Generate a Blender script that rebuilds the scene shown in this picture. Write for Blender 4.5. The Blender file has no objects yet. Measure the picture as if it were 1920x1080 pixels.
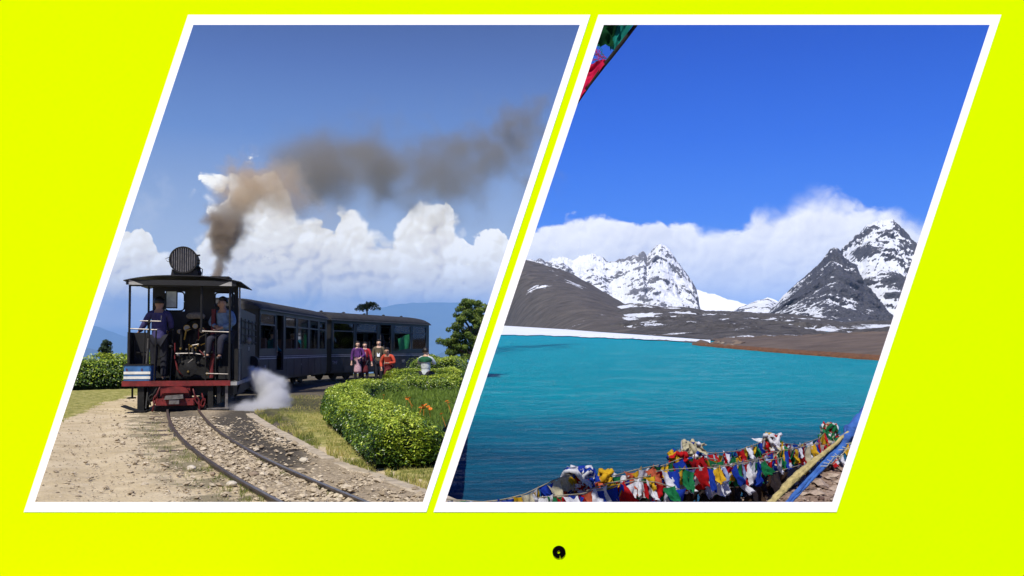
import bpy, bmesh, math, random
import numpy as np
from mathutils import Vector, Matrix, noise as mn
R = math.radians
random.seed(7)
SC = bpy.context.scene
COL = SC.collection

# ---------------------------------------------------------------- camera
F = 1600.0            # focal length in pixels of a 1920 wide picture
CX, HY = 960.0, 605.0 # principal column, horizon row
cam = bpy.data.objects.new('camera', bpy.data.cameras.new('camera'))
COL.objects.link(cam)
cam.data.sensor_width = 36
cam.data.lens = F/1920*36
cam.data.shift_y = (HY-540)/1920
cam.location = (0, 0, 0)
cam.rotation_euler = (R(90), 0, 0)
cam.data.clip_start = 0.1
cam.data.clip_end = 80000
SC.camera = cam
SC.view_settings.view_transform = 'Standard'
SC.view_settings.look = 'None'
SC.view_settings.gamma = 1
SC.view_settings.use_curve_mapping = False
SC.view_settings.exposure = 0.10
SC.cycles.max_bounces = 8
SC.cycles.transparent_max_bounces = 16
SC.cycles.volume_bounces = 4
SC.cycles.volume_step_rate = 1.5
SC.cycles.volume_max_steps = 256
SC.cycles.sample_clamp_indirect = 6
SC.cycles.use_denoising = True

SUN_EL, SUN_AZ = 56.0, -163.0     # azimuth from +Y clockwise: behind the camera, to the left
sun = bpy.data.objects.new('sun', bpy.data.lights.new('sun', 'SUN'))
COL.objects.link(sun)
sun.data.energy = 5.0
sun.data.angle = R(0.5)
sun.data.color = (1.0, 0.96, 0.90)
sd = Vector((math.cos(R(SUN_EL))*math.sin(R(SUN_AZ)), math.cos(R(SUN_EL))*math.cos(R(SUN_AZ)), math.sin(R(SUN_EL))))
sun.rotation_euler = sd.to_track_quat('Z', 'Y').to_euler()
sun.location = (0, -5, 30)

def lin(c):
    return tuple((v/255/12.92 if v/255 <= .04045 else ((v/255+.055)/1.055)**2.4) for v in c)

# ---------------------------------------------------------------- node helper
class NT:
    def __init__(s, nt): s.nt = nt; s.N = nt.nodes; s.L = nt.links
    def n(s, t, **kw):
        nd = s.N.new(t)
        for k, v in kw.items(): setattr(nd, k, v)
        return nd
    def put(s, sock, v):
        if v is None: return
        if isinstance(v, bpy.types.NodeSocket): s.L.new(v, sock)
        else:
            if hasattr(sock, 'default_value'):
                dv = sock.default_value
                if hasattr(dv, '__len__') and not hasattr(v, '__len__'): v = (v,)*len(dv)
                if hasattr(dv, '__len__') and len(dv) == 4 and len(v) == 3: v = tuple(v)+(1,)
            sock.default_value = v
    def m(s, op, a, b=None, c=None, clamp=False):
        nd = s.n('ShaderNodeMath', operation=op, use_clamp=clamp)
        s.put(nd.inputs[0], a); s.put(nd.inputs[1], b); s.put(nd.inputs[2], c)
        return nd.outputs[0]
    def vm(s, op, a, b=None):
        nd = s.n('ShaderNodeVectorMath', operation=op)
        s.put(nd.inputs[0], a); s.put(nd.inputs[1], b)
        return nd.outputs[0]
    def comb(s, x, y, z):
        nd = s.n('ShaderNodeCombineXYZ')
        for i, v in enumerate((x, y, z)): s.put(nd.inputs[i], v)
        return nd.outputs[0]
    def sep(s, v):
        nd = s.n('ShaderNodeSeparateXYZ'); s.put(nd.inputs[0], v); return nd.outputs
    def noise(s, v, scale, detail=4, rough=.55, dist=0, color=False):
        nd = s.n('ShaderNodeTexNoise')
        s.put(nd.inputs['Vector'], v); s.put(nd.inputs['Scale'], scale)
        nd.inputs['Detail'].default_value = detail; nd.inputs['Roughness'].default_value = rough
        nd.inputs['Distortion'].default_value = dist
        return nd.outputs['Color' if color else 'Fac']
    def vor(s, v, scale, smooth=.3, feature='SMOOTH_F1', rand=1.0):
        nd = s.n('ShaderNodeTexVoronoi', feature=feature)
        s.put(nd.inputs['Vector'], v); s.put(nd.inputs['Scale'], scale)
        nd.inputs['Randomness'].default_value = rand
        if feature == 'SMOOTH_F1': nd.inputs['Smoothness'].default_value = smooth
        return nd.outputs['Distance']
    def ss(s, x, a, b, lo=0.0, hi=1.0, kind='SMOOTHSTEP'):
        nd = s.n('ShaderNodeMapRange', interpolation_type=kind)
        for i, v in enumerate((x, a, b, lo, hi)): s.put(nd.inputs[i], v)
        return nd.outputs[0]
    def mix(s, f, a, b, blend='MIX'):
        nd = s.n('ShaderNodeMix', data_type='RGBA', blend_type=blend)
        s.put(nd.inputs[0], f); s.put(nd.inputs[6], a); s.put(nd.inputs[7], b)
        return nd.outputs[2]
    def ramp(s, f, stops, interp='LINEAR'):
        nd = s.n('ShaderNodeValToRGB'); cr = nd.color_ramp; cr.interpolation = interp
        while len(cr.elements) < len(stops): cr.elements.new(0.5)
        for e, (p, c) in zip(cr.elements, stops):
            e.position = p; e.color = tuple(c)+(1,) if len(c) == 3 else c
        s.put(nd.inputs[0], f); return nd.outputs[0]
    def curve(s, f, pts):
        nd = s.n('ShaderNodeFloatCurve'); cv = nd.mapping.curves[0]
        while len(cv.points) < len(pts): cv.points.new(0.5, 0.5)
        for p, (x, y) in zip(cv.points, pts): p.location = (x, y); p.handle_type = 'AUTO'
        nd.mapping.update(); s.put(nd.inputs['Value'], f); return nd.outputs[0]
    def attr(s, name):
        return s.n('ShaderNodeAttribute', attribute_name=name).outputs['Fac']

# ---------------------------------------------------------------- sky
world = bpy.data.worlds.new('World'); SC.world = world
world.use_nodes = True
W = NT(world.node_tree); W.N.clear()
out = W.n('ShaderNodeOutputWorld'); bg = W.n('ShaderNodeBackground')
W.L.new(bg.outputs[0], out.inputs[0])
D3 = W.n('ShaderNodeTexCoord').outputs['Generated']
dx, dy, dz = W.sep(D3)
rr = W.m('SQRT', W.m('ADD', W.m('MULTIPLY', dx, dx), W.m('MULTIPLY', dy, dy)))
te = W.m('DIVIDE', dz, W.m('MAXIMUM', rr, .02))
az = W.m('ARCTAN2', dx, dy)
sx = W.m('DIVIDE', dx, W.m('MAXIMUM', rr, .02))
elf = W.ss(te, 0, .6, 0, 1, 'LINEAR')
left_sky = W.ramp(elf, [(0, lin((208, 214, 226))), (.10, lin((186, 200, 220))), (.22, lin((148, 170, 208))), (.36, lin((102, 136, 198))), (.50, lin((80, 108, 174))), (.6, lin((66, 88, 150))), (1, lin((54, 72, 132)))])
right_sky = W.ramp(elf, [(0, lin((80, 150, 240))), (.2, lin((34, 118, 244))), (.35, lin((8, 96, 228))), (.5, lin((0, 78, 206))), (.6, lin((0, 66, 190))), (1, lin((6, 54, 160)))])
side = W.ss(W.m('SUBTRACT', sx, W.m('ADD', -36.2/F, W.m('MULTIPLY', W.m('MINIMUM', te, .6), .3305))), -.010, .010)
sky = W.mix(side, left_sky, right_sky)
nish = W.n('ShaderNodeTexSky', sky_type='NISHITA'); nish.sun_disc = False
nish.sun_elevation = R(SUN_EL); nish.sun_rotation = R(SUN_AZ)
nishc = W.vm('MULTIPLY', nish.outputs[0], (.10, .10, .10))
sky = W.mix(.06, sky, nishc)

def azpt(x, y):   # picture position -> (azimuth, tan of elevation)
    return math.atan((x-CX)/F), (HY-y)/math.hypot(F, x-CX)
def outline(pts):
    out_ = []
    for x, y in pts:
        a, t = azpt(x, y)
        out_.append(((a+.66)/1.32, t/.3))
    return W.curve(W.ss(az, -.66, .66, 0, 1, 'LINEAR'), [(0, out_[0][1])] + out_ + [(1, out_[-1][1])])
L_OUT = outline([(120, 500), (200, 455), (232, 436), (262, 420), (285, 432), (300, 470), (340, 462), (370, 455), (392, 430), (408, 385), (425, 345), (448, 322), (475, 312), (505, 306), (528, 326), (545, 355), (566, 392), (605, 390), (622, 398), (640, 388), (690, 425), (712, 440), (745, 426), (772, 390), (800, 372), (835, 368), (848, 396), (872, 415), (890, 436), (925, 428), (950, 438), (1010, 470)])
R_OUT = outline([(980, 425), (1035, 412), (1075, 396), (1120, 402), (1160, 416), (1230, 412), (1280, 404), (1325, 430), (1370, 436), (1410, 408), (1450, 392), (1490, 372), (1530, 362), (1570, 368), (1605, 384), (1660, 390), (1735, 410), (1800, 430)])
p0 = W.comb(W.m('MULTIPLY', az, 1.0), W.m('MULTIPLY', te, 1.05), .37)
warp = W.vm('SCALE', W.vm('SUBTRACT', W.noise(p0, 14, 3, .6, color=True), (.5, .5, .5)))
warp.node.inputs['Scale'].default_value = .042
p1 = W.vm('ADD', p0, warp)
def puff(p):
    a = W.vor(p, 15, .12); b = W.vor(p, 38, .12); c = W.vor(p, 95, .1); n = W.noise(p, 130, 5, .7)
    sq = lambda v: W.m('MULTIPLY', v, v)
    t = W.m('MULTIPLY', sq(a), -1.5); t = W.m('MULTIPLY_ADD', sq(b), -.72, t); t = W.m('MULTIPLY_ADD', sq(c), -.34, t)
    return W.m('MULTIPLY_ADD', n, .20, t)
h0 = puff(p1); h1 = puff(W.vm('ADD', p1, (-.0040, .0062, 0)))
lit = W.m('SUBTRACT', h0, h1)
big = W.noise(p0, 9, 3, .5)
# left: hard-edged cumulus
dL = W.m('ADD', W.m('MULTIPLY', W.m('SUBTRACT', L_OUT, W.m('DIVIDE', te, .3)), 480), W.m('MULTIPLY', W.m('ADD', h0, .42), 46))
bx_, by_ = azpt(424, 332)
eb = W.m('SQRT', W.m('ADD', W.m('POWER', W.m('DIVIDE', W.m('SUBTRACT', W.m('SUBTRACT', az, bx_), W.m('MULTIPLY', W.m('SUBTRACT', te, by_), .35)), .020), 2.0), W.m('POWER', W.m('DIVIDE', W.m('SUBTRACT', te, by_), .030), 2.0)))
blob = W.m('ADD', W.m('MULTIPLY', W.m('SUBTRACT', 1.35, eb), 34), W.m('ADD', W.m('MULTIPLY', W.m('ADD', h0, .42), 46), W.m('MULTIPLY', W.m('SUBTRACT', W.noise(p1, 45, 5, .65), .5), 50)))
dL = W.m('MAXIMUM', dL, blob)
dL = W.m('ADD', dL, W.m('MULTIPLY', W.m('SUBTRACT', W.noise(p1, 60, 6, .7), .5), 26))
aL = W.ss(W.m('DIVIDE', dL, W.ss(W.noise(p0, 26, 2, .5), .42, .64, 3.0, 20.0)), -.35, .9)
shL = W.m('ADD', W.m('MULTIPLY', lit, 1.05), W.m('ADD', .66, W.m('ADD', W.m('MULTIPLY', W.m('SUBTRACT', big, .5), 1.3), W.m('MULTIPLY', W.m('SUBTRACT', W.noise(p1, 28, 5, .6), .5), .5))))
shL = W.m('ADD', shL, W.ss(dL, 0, 90, .16, 0))
shL = W.m('ADD', shL, W.ss(te, .02, .12, -.14, .06))
cL = W.ramp(shL, [(0, lin((190, 190, 200))), (.30, lin((224, 219, 214))), (.48, lin((247, 240, 227))), (.74, lin((255, 250, 236))), (1, (1.12, 1.10, 1.04))])
fadeL = W.ss(te, -.015, .045)
aLf = W.m('MULTIPLY', aL, fadeL)
# faint high wisps over the left sky
wis = W.ss(W.noise(p1, 11, 5, .62), .56, .8, 0, .38)
wis = W.m('MULTIPLY', wis, W.m('MULTIPLY', W.ss(te, .28, .16), W.ss(az, -.30, -.36)))
skyL = W.mix(wis, sky, lin((205, 212, 226)))
skyL = W.mix(aLf, skyL, cL)
# right: softer bank of cloud over the mountains
soft = W.noise(p1, 30, 6, .62)
dR = W.m('ADD', W.m('MULTIPLY', W.m('SUBTRACT', R_OUT, W.m('DIVIDE', te, .3)), 480), W.m('ADD', W.m('MULTIPLY', W.m('ADD', h0, .42), 22), W.m('MULTIPLY', W.m('SUBTRACT', soft, .5), 46)))
softw = W.ss(W.noise(p0, 7, 2, .5), .40, .62, 8, 46)
aR = W.m('POWER', W.ss(W.m('DIVIDE', dR, softw), -.5, 1.0), 1.2)
shR = W.m('ADD', W.m('MULTIPLY', lit, .55), W.m('ADD', .66, W.m('MULTIPLY', W.m('SUBTRACT', big, .5), .8)))
shR = W.m('ADD', shR, W.ss(dR, 0, 70, .18, 0))
cR = W.ramp(shR, [(0, lin((200, 206, 230))), (.40, lin((226, 228, 242))), (.66, lin((246, 246, 252))), (1, (1.08, 1.07, 1.06))])
skyR = W.mix(aR, sky, cR)
final = W.mix(side, skyL, skyR)
# below the horizon: the haze of the ground
final = W.mix(W.ss(te, -.01, .0), lin((150, 170, 196)), final)
W.L.new(final, bg.inputs['Color']); bg.inputs['Strength'].default_value = 1.0
world.cycles.sampling_method = 'MANUAL'; world.cycles.sample_map_resolution = 512

# ---------------------------------------------------------------- materials
MATS = {}
def mat(name, c, rough=.8, metal=0, var=.25, scale=8, bump=.0, bscale=40, spec=.4, c2=None, sheen=0, trans=0, alpha=None, coords='Object'):
    if name in MATS: return MATS[name]
    m = bpy.data.materials.new(name); m.use_nodes = True
    t = NT(m.node_tree); b = t.N['Principled BSDF']
    co = t.n('ShaderNodeTexCoord').outputs[coords]
    n = t.noise(co, scale, 5, .6)
    if c2 is None:
        lo = tuple(v*(1-var) for v in c); hi = tuple(min(1, v*(1+var)) for v in c)
    else: lo, hi = c, c2
    t.put(b.inputs['Base Color'], t.ramp(n, [(.32, lo), (.68, hi)]))
    b.inputs['Roughness'].default_value = rough; b.inputs['Metallic'].default_value = metal
    b.inputs['Specular IOR Level'].default_value = spec
    if trans: b.inputs['Transmission Weight'].default_value = trans
    if bump:
        bp = t.n('ShaderNodeBump'); bp.inputs['Strength'].default_value = bump; bp.inputs['Distance'].default_value = .02
        t.put(bp.inputs['Height'], t.noise(co, bscale, 6, .65)); t.L.new(bp.outputs[0], b.inputs['Normal'])
    MATS[name] = m
    return m

def leaf_mat(name, stops, trans=.25, rough=.45, spec=.4):
    """leaf colours picked per leaf by the attribute 'tone'"""
    m = bpy.data.materials.new(name); m.use_nodes = True
    t = NT(m.node_tree); b = t.N['Principled BSDF']
    col = t.ramp(t.attr('tone'), stops)
    t.put(b.inputs['Base Color'], col); b.inputs['Roughness'].default_value = rough
    b.inputs['Specular IOR Level'].default_value = spec
    tr = t.n('ShaderNodeBsdfTranslucent'); t.put(tr.inputs[0], t.mix(1.0, col, (1.0, 1.0, .45), 'MULTIPLY'))
    mx = t.n('ShaderNodeMixShader'); mx.inputs[0].default_value = trans
    t.L.new(b.outputs[0], mx.inputs[1]); t.L.new(tr.outputs[0], mx.inputs[2])
    t.L.new(mx.outputs[0], t.N['Material Output'].inputs['Surface'])
    MATS[name] = m
    return m

# ---------------------------------------------------------------- mesh building
LEFT = []     # top-level things of the hill railway: tilted together at the end, the hill falls 3 % away from the camera
class MB:
    def __init__(s): s.v = []; s.f = []; s.attrs = {}
    def add(s, vs, fs):
        o = len(s.v); s.v += [tuple(v) for v in vs]; s.f += [tuple(i+o for i in f) for f in fs]; return s
    def box(s, x0, x1, y0, y1, z0, z1, M=None, bev=0):
        if bev:
            b = bev
            prof = [(x0+b, y0), (x1-b, y0), (x1, y0+b), (x1, y1-b), (x1-b, y1), (x0+b, y1), (x0, y1-b), (x0, y0+b)]
            vs = [(x, y, z0) for x, y in prof] + [(x, y, z1) for x, y in prof]
            fs = [tuple(range(7, -1, -1)), tuple(range(8, 16))] + [(i, (i+1) % 8, 8+(i+1) % 8, 8+i) for i in range(8)]
        else:
            vs = [(x0, y0, z0), (x1, y0, z0), (x1, y1, z0), (x0, y1, z0), (x0, y0, z1), (x1, y0, z1), (x1, y1, z1), (x0, y1, z1)]
            fs = [(3, 2, 1, 0), (4, 5, 6, 7), (0, 1, 5, 4), (1, 2, 6, 5), (2, 3, 7, 6), (3, 0, 4, 7)]
        if M is not None: vs = [M @ Vector(v) for v in vs]
        return s.add(vs, fs)
    def tube(s, pts, r, n=8, caps=True, rs=None):
        pts = [Vector(p) for p in pts]; vs = []; fs = []
        up = Vector((0, 0, 1))
        prev = None
        for i, p in enumerate(pts):
            t = (pts[min(i+1, len(pts)-1)] - pts[max(i-1, 0)])
            if t.length < 1e-9: t = Vector((0, 0, 1))
            t.normalize()
            a = prev if prev is not None else (up if abs(t.z) < .9 else Vector((1, 0, 0)))
            a = (a - t*a.dot(t))
            if a.length < 1e-6: a = Vector((0, 1, 0)) - t*t.y
            a.normalize(); prev = a; b = t.cross(a)
            ri = rs[i] if rs else r
            for k in range(n):
                an = 2*math.pi*k/n
                vs.append(p + (a*math.cos(an) + b*math.sin(an))*ri)
        for i in range(len(pts)-1):
            for k in range(n):
                fs.append((i*n+k, i*n+(k+1) % n, (i+1)*n+(k+1) % n, (i+1)*n+k))
        if caps: fs += [tuple(range(n-1, -1, -1)), tuple((len(pts)-1)*n+k for k in range(n))]
        return s.add(vs, fs)
    def lathe(s, prof, n=24, M=None, cap=True):
        """prof: list of (radius, z)"""
        vs = []; fs = []
        for r_, z in prof:
            for k in range(n):
                an = 2*math.pi*k/n; vs.append(Vector((r_*math.cos(an), r_*math.sin(an), z)))
        for i in range(len(prof)-1):
            for k in range(n): fs.append((i*n+k, i*n+(k+1) % n, (i+1)*n+(k+1) % n, (i+1)*n+k))
        if cap: fs += [tuple(range(n-1, -1, -1)), tuple((len(prof)-1)*n+k for k in range(n))]
        if M is not None: vs = [M @ v for v in vs]
        return s.add(vs, fs)
    def poly(s, pts2, y0, y1, M=None):
        """extrude an x-z polygon along y (counter-clockwise seen from -y)"""
        n = len(pts2)
        vs = [Vector((x, y0, z)) for x, z in pts2] + [Vector((x, y1, z)) for x, z in pts2]
        fs = [tuple(range(n)), tuple(range(2*n-1, n-1, -1))] + [((i+1) % n, i, n+i, n+(i+1) % n) for i in range(n)]
        if M is not None: vs = [M @ v for v in vs]
        return s.add(vs, fs)
    def build(s, name, m, parent=None, smooth=False, **kw):
        me = bpy.data.meshes.new(name); me.from_pydata(s.v, [], s.f); me.update()
        if smooth: me.polygons.foreach_set('use_smooth', [True]*len(me.polygons))
        for an, vals in s.attrs.items():
            a = me.attributes.new(an, 'FLOAT', 'POINT'); a.data.foreach_set('value', list(vals))
        if m is not None: me.materials.append(m)
        o = bpy.data.objects.new(name, me); COL.objects.link(o)
        if parent is not None: o.parent = parent
        for k, v in kw.items(): o[k] = v
        return o
def np_mesh(name, V, Fq, m, parent=None, smooth=False, attrs=None, **kw):
    me = bpy.data.meshes.new(name)
    V = np.asarray(V, dtype=np.float32).reshape(-1, 3); Fq = np.asarray(Fq, dtype=np.int32)
    k = Fq.shape[1]
    me.vertices.add(len(V)); me.vertices.foreach_set('co', V.ravel())
    me.loops.add(Fq.size); me.loops.foreach_set('vertex_index', Fq.ravel())
    me.polygons.add(len(Fq)); me.polygons.foreach_set('loop_start', np.arange(len(Fq), dtype=np.int32)*k)
    me.update(calc_edges=True)
    me.polygons.foreach_set('use_smooth', np.full(len(Fq), bool(smooth)))
    for an, vals in (attrs or {}).items():
        a = me.attributes.new(an, 'FLOAT', 'POINT'); a.data.foreach_set('value', np.asarray(vals, dtype=np.float32).ravel())
    me.validate()
    if m is not None: me.materials.append(m)
    o = bpy.data.objects.new(name, me); COL.objects.link(o)
    if parent is not None: o.parent = parent
    for kk, v in kw.items(): o[kk] = v
    return o
def thing(name, label, cat, loc=(0, 0, 0), rz=0, group=None, left=False):
    o = bpy.data.objects.new(name, None); COL.objects.link(o); o.empty_display_size = .2
    o.location = loc; o.rotation_euler = (0, 0, rz); o['label'] = label; o['category'] = cat
    if group: o['group'] = group
    if left: LEFT.append(o)
    return o
def tag(o, label, cat, group=None, left=False):
    o['label'] = label; o['category'] = cat
    if group: o['group'] = group
    if left: LEFT.append(o)
    return o
def interp(x, pts):
    return float(np.interp(x, [p[0] for p in pts], [p[1] for p in pts]))

# hill frame: eye 1.19 m above rail level, level ground has its horizon at row 655
EH, LHY = 1.19, 655.0
def G(px, py, h=0.0):
    """place on the hill ground (or h above it) seen at a picture position"""
    d = F*(EH-h)/(py-LHY); return (px-CX)/F*d, d
def LP(px, py, d):
    return ((px-CX)/F*d, d, -(py-LHY)/F*d)
def RP(px, py, d):
    return ((px-CX)/F*d, d, -(py-HY)/F*d)
GZ = -EH

# ---------------------------------------------------------------- the yellow wall with its two slanted openings
WD = 4.0; S = WD/F
def wx(x): return (x-CX)*S
def wz(y): return -(y-HY)*S
yellow = mat('yellow_paint', (.665, .998, .0), rough=.9, var=.0, spec=.0)
white = mat('white_paint', (.98, .98, .98), rough=.85, var=.0, spec=.1)
black = mat('black_gloss', (.002, .002, .002), rough=1, var=.0, spec=.0)
OUT = [[(353, 28), (1107, 28), (799.5, 960), (45, 960)], [(1122, 28), (1877, 28), (1568, 960), (813, 960)]]
INN = [[(363, 47), (1087, 47), (793, 941), (66, 941)], [(1132, 47), (1855, 47), (1560, 941), (835, 941)]]
wall = thing('display_wall', 'thin yellow-green wall with two slanted openings onto railway and lake', 'wall', (0, WD, -1.33))
mb = MB(); z0, z1 = -1.34, wz(-40); xl, xr = wx(-150), wx(2070)
def slab(poly, ya=WD, yb=WD+.02):
    pts = [(wx(x), wz(y)) for x, y in poly]
    mb.poly(pts[::-1], ya, yb)
slab([(-150, -40), (2070, -40), (2070, 28), (-150, 28)])
mb.poly([(xl, z0), (xr, z0), (xr, wz(960)), (xl, wz(960))], WD, WD+.02)
slab([(-150, 28), OUT[0][0], OUT[0][3], (-150, 960)])
slab([OUT[0][1], OUT[1][0], OUT[1][3], OUT[0][2]])
slab([OUT[1][1], (2070, 28), (2070, 960), OUT[1][2]])
o = mb.build('wall_panel', yellow, wall); o.location = (0, -WD, 1.33)
for k in range(2):
    mb = MB(); ya, yb = WD-.003, WD+.022
    outer = [(x, y) for x, y in OUT[k]]; inn = INN[k]
    cxm = sum(p[0] for p in inn)/4; cym = sum(p[1] for p in inn)/4
    back = []
    for x, y in inn:     # the opening is cut on a bevel that widens to the back
        sxn = 1 if x > cxm else -1; syn = 1 if y > cym else -1
        back.append((x+sxn*9, y+syn*9))
    ob = outer
    V = [(wx(x), ya, wz(y)) for x, y in outer] + [(wx(x), ya, wz(y)) for x, y in inn] + [(wx(x), yb, wz(y)) for x, y in back] + [(wx(x), yb, wz(y)) for x, y in ob]
    Fs = []
    for i in range(4):
        j = (i+1) % 4
        Fs += [(i, 4+i, 4+j, j), (4+i, 8+i, 8+j, 4+j), (8+i, 12+i, 12+j, 8+j), (12+i, i, j, 12+j)]
    mb.add(V, Fs)
    o = mb.build('window_frame', white, wall, label=('slanted white frame around the railway view', 'slanted white frame around the lake view')[k]); o.location = (0, -WD, 1.33)
    bmx = bmesh.new(); bmx.from_mesh(o.data); bmesh.ops.recalc_face_normals(bmx, faces=bmx.faces); bmx.to_mesh(o.data); bmx.free()
# round emblem below the openings: a black disc with a small eye and a slit, like a figure nine
mb = MB(); n = 40; hx, hy, hr = 1047.3, 1034.8, 3.0
a0, a1 = R(-78), R(-78+346)
vs = []
for i in range(n+1):
    t_ = i/n
    ain = a0 + (a1-a0)*t_
    xo = 1048 + 12.2*math.cos(ain*1.0); yo = 1034.6 - 11.6*math.sin(ain)
    if i == 0: xo, yo = 1050.6, 1046.4
    if i == n: xo, yo = 1049.1, 1046.0
    xi = hx + hr*math.cos(ain); yi = hy - hr*math.sin(ain)
    if i == 0: xi, yi = 1050.6, 1036
    if i == n: xi, yi = 1049.1, 1037.6
    vs.append(((wx(xo), wz(yo)), (wx(xi), wz(yi))))
V = []; Fs = []
for (xo, zo), (xi, zi) in vs:
    for yy in (WD-.006, WD-.001): V += [(xo, yy, zo), (xi, yy, zi)]
for i in range(n):
    a = i*4; b = a+4
    Fs += [(a, a+1, b+1, b), (a+2, b+2, b+3, a+3), (a, b, b+2, a+2), (a+1, a+3, b+3, b+1)]
Fs += [(0, 2, 3, 1), (n*4, n*4+1, n*4+3, n*4+2)]
mb.add(V, Fs); o = mb.build('emblem', black, wall, label='round black emblem with a small eye and slit'); o.location = (0, -WD, 1.33)
# ---------------------------------------------------------------- hill railway: the ground
RAILL = [(305, 765), (309, 775), (315, 785), (322, 800), (335, 820), (355, 840), (380, 860), (408, 878), (440, 897), (480, 918), (520, 940), (575, 966), (650, 1000), (760, 1046)]
RAILR = [(380, 765), (383, 775), (388, 785), (400, 800), (420, 815), (447, 832), (480, 850), (518, 870), (560, 890), (615, 914), (675, 940), (740, 967), (830, 1003), (960, 1050)]
KERB = [(470, 776), (493, 792), (520, 808), (552, 824), (580, 840), (610, 856), (650, 873), (697, 888), (740, 903), (785, 918), (830, 934)]
def xedge(d, z=None):     # right rim of the hill, in hill coordinates
    return -.393 - .033*d - .02
def sm(a, b, x):
    t = np.clip((x-a)/(b-a), 0, 1); return t*t*(3-2*t)
def grid_axis(parts):
    out = []
    for a, b, n in parts: out += list(np.linspace(a, b, n, endpoint=False))
    out.append(parts[-1][1]); return np.array(out)
def pynoise(X, Y, sc, oct=4, seed=0.0):
    v = np.empty(X.size)
    xf, yf = X.ravel()*sc, Y.ravel()*sc
    for i in range(X.size): v[i] = mn.fractal(Vector((xf[i], yf[i], seed)), .6, 2.1, oct)
    return v.reshape(X.shape)
ys = grid_axis([(-14, 3, 10), (3, 6, 12), (6, 16, 110), (16, 30, 70), (30, 60, 34)])
offs = grid_axis([(-75, -22, 14), (-22, -12, 20), (-12, 0, 130)])
YY, OO = np.meshgrid(ys, offs, indexing='ij')
XX = np.array([[xedge(max(y, 0)) for y in ys]]).T + OO
PXg = np.where(YY > 2.5, CX + F*XX/np.maximum(YY, .1), 400.0)
PYg = np.where(YY > 2.5, LHY + F*EH/np.maximum(YY, .1), 1200.0)
def xat(pts, py):
    return np.interp(py, [p[1] for p in pts], [p[0] for p in pts])
xl_ = xat(RAILL, PYg); xr_ = xat(RAILR, PYg); kb = xat(KERB, PYg)
sc_ = (PYg-LHY)/EH          # pixels per metre on the ground
dl = (PXg-xl_)/sc_; dr = (PXg-xr_)/sc_; dk = (PXg-kb)/sc_
nz1 = pynoise(XX, YY, .45, 4, 1.0); nz2 = pynoise(XX, YY, 2.3, 4, 5.0)
front = (PYg > 765)
grass = sm(.10, .35, dk + nz2*.15) * sm(735, 760, PYg)
# grass verge at the left below the hedge
gl = np.interp(PXg, [60, 120, 180, 240, 290, 420], [812, 790, 764, 745, 738, 735])
grass = np.maximum(grass, sm(-4, 5, gl - PYg + nz2*7) * (PXg < 440) * (PYg > 700) * (YY < 45))
grass = np.maximum(grass, (YY > 38)*1.0)
# weeds beside the left rail
weed = sm(1.0, .35, -dl) * sm(-.02, .10, -dl) * front * (.35 + .9*sm(-.1, .35, nz2))
ball = sm(-.08, .02, dl) * sm(.10, 0, dk) * front
soot_shade = sm(1.15, .3, np.hypot((PXg-470)/sc_, (PYg-812)/sc_*1.3)) * sm(0, .1, dr)
soot_shade = np.maximum(soot_shade, sm(.9, .1, np.abs(dl-.3)) * (PYg < 800) * .6 * front)
soot_shade = np.maximum(soot_shade, ((PXg > 440) & (PXg < 850) & (PYg < 740) & (YY < 38)) * .95)  # shade beneath the coaches, painted into the ground colour
soot_shade = np.maximum(soot_shade, ((PXg > 440) & (PXg < 660) & (PYg < 780) & (PYg > 715)) * .8 * sm(790, 765, PYg))  # painted shade carried on along the near coach side
rut = sm(.45, 0, np.abs((PXg - np.interp(PYg, [740, 800, 860, 940, 1050], [250, 180, 165, 215, 330]))/sc_)) + sm(.45, 0, np.abs((PXg - np.interp(PYg, [740, 800, 860, 940, 1050], [300, 150+150, 310, 420, 600]))/sc_))
Zg = GZ + nz1*.012 + nz2*.012 - rut*.02*front + grass*.03 + ball*nz2*.012
Zg = np.where(YY > 41, Zg - ((YY-41)/16)**2*6, Zg)
Zg = np.where(OO < -12, Zg - ((-OO-12)/60)**1.3*10, Zg)
gm = bpy.data.materials.new('hill_ground'); gm.use_nodes = True
t = NT(gm.node_tree); b = t.N['Principled BSDF']; co = t.n('ShaderNodeTexCoord').outputs['Object']
n1 = t.noise(co, 2.2, 6, .62); n2 = t.noise(co, 22, 5, .65); n3 = t.noise(co, 95, 4, .6)
dirt = t.ramp(n1, [(.30, (.48, .375, .215)), (.5, (.62, .50, .31)), (.72, (.72, .60, .40))])
dirt = t.mix(t.ss(n2, .42, .66, 0, .35), dirt, (.44, .34, .20))
dirt = t.mix(t.ss(n3, .56, .72, 0, .7), dirt, (.62, .55, .43))
balc = t.ramp(n2, [(.30, (.21, .165, .105)), (.5, (.37, .295, .195)), (.7, (.50, .41, .28))])
gr = t.ramp(t.noise(co, 6, 6, .65), [(.30, (.12, .14, .03)), (.48, (.28, .27, .07)), (.62, (.46, .40, .15)), (.78, (.54, .46, .23))])
weedc = t.ramp(n2, [(.35, (.06, .065, .03)), (.65, (.17, .145, .08))])
col = t.mix(t.attr('ballast'), dirt, balc)
brk = t.m('MULTIPLY_ADD', t.m('SUBTRACT', t.noise(co, 14, 5, .7), .5), 1.3, 0)
col = t.mix(t.m('MULTIPLY', t.ss(t.m('ADD', t.attr('weed'), brk), .25, .85), .65), col, weedc)
col = t.mix(t.ss(t.m('ADD', t.attr('grass'), brk), .35, .65), col, gr)
col = t.mix(t.m('MULTIPLY', t.ss(t.m('ADD', t.attr('soot_shade'), t.m('MULTIPLY', brk, .5)), .2, .8), .85), col, (.035, .033, .03))
t.put(b.inputs['Base Color'], col); b.inputs['Roughness'].default_value = .95; b.inputs['Specular IOR Level'].default_value = .15
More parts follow.
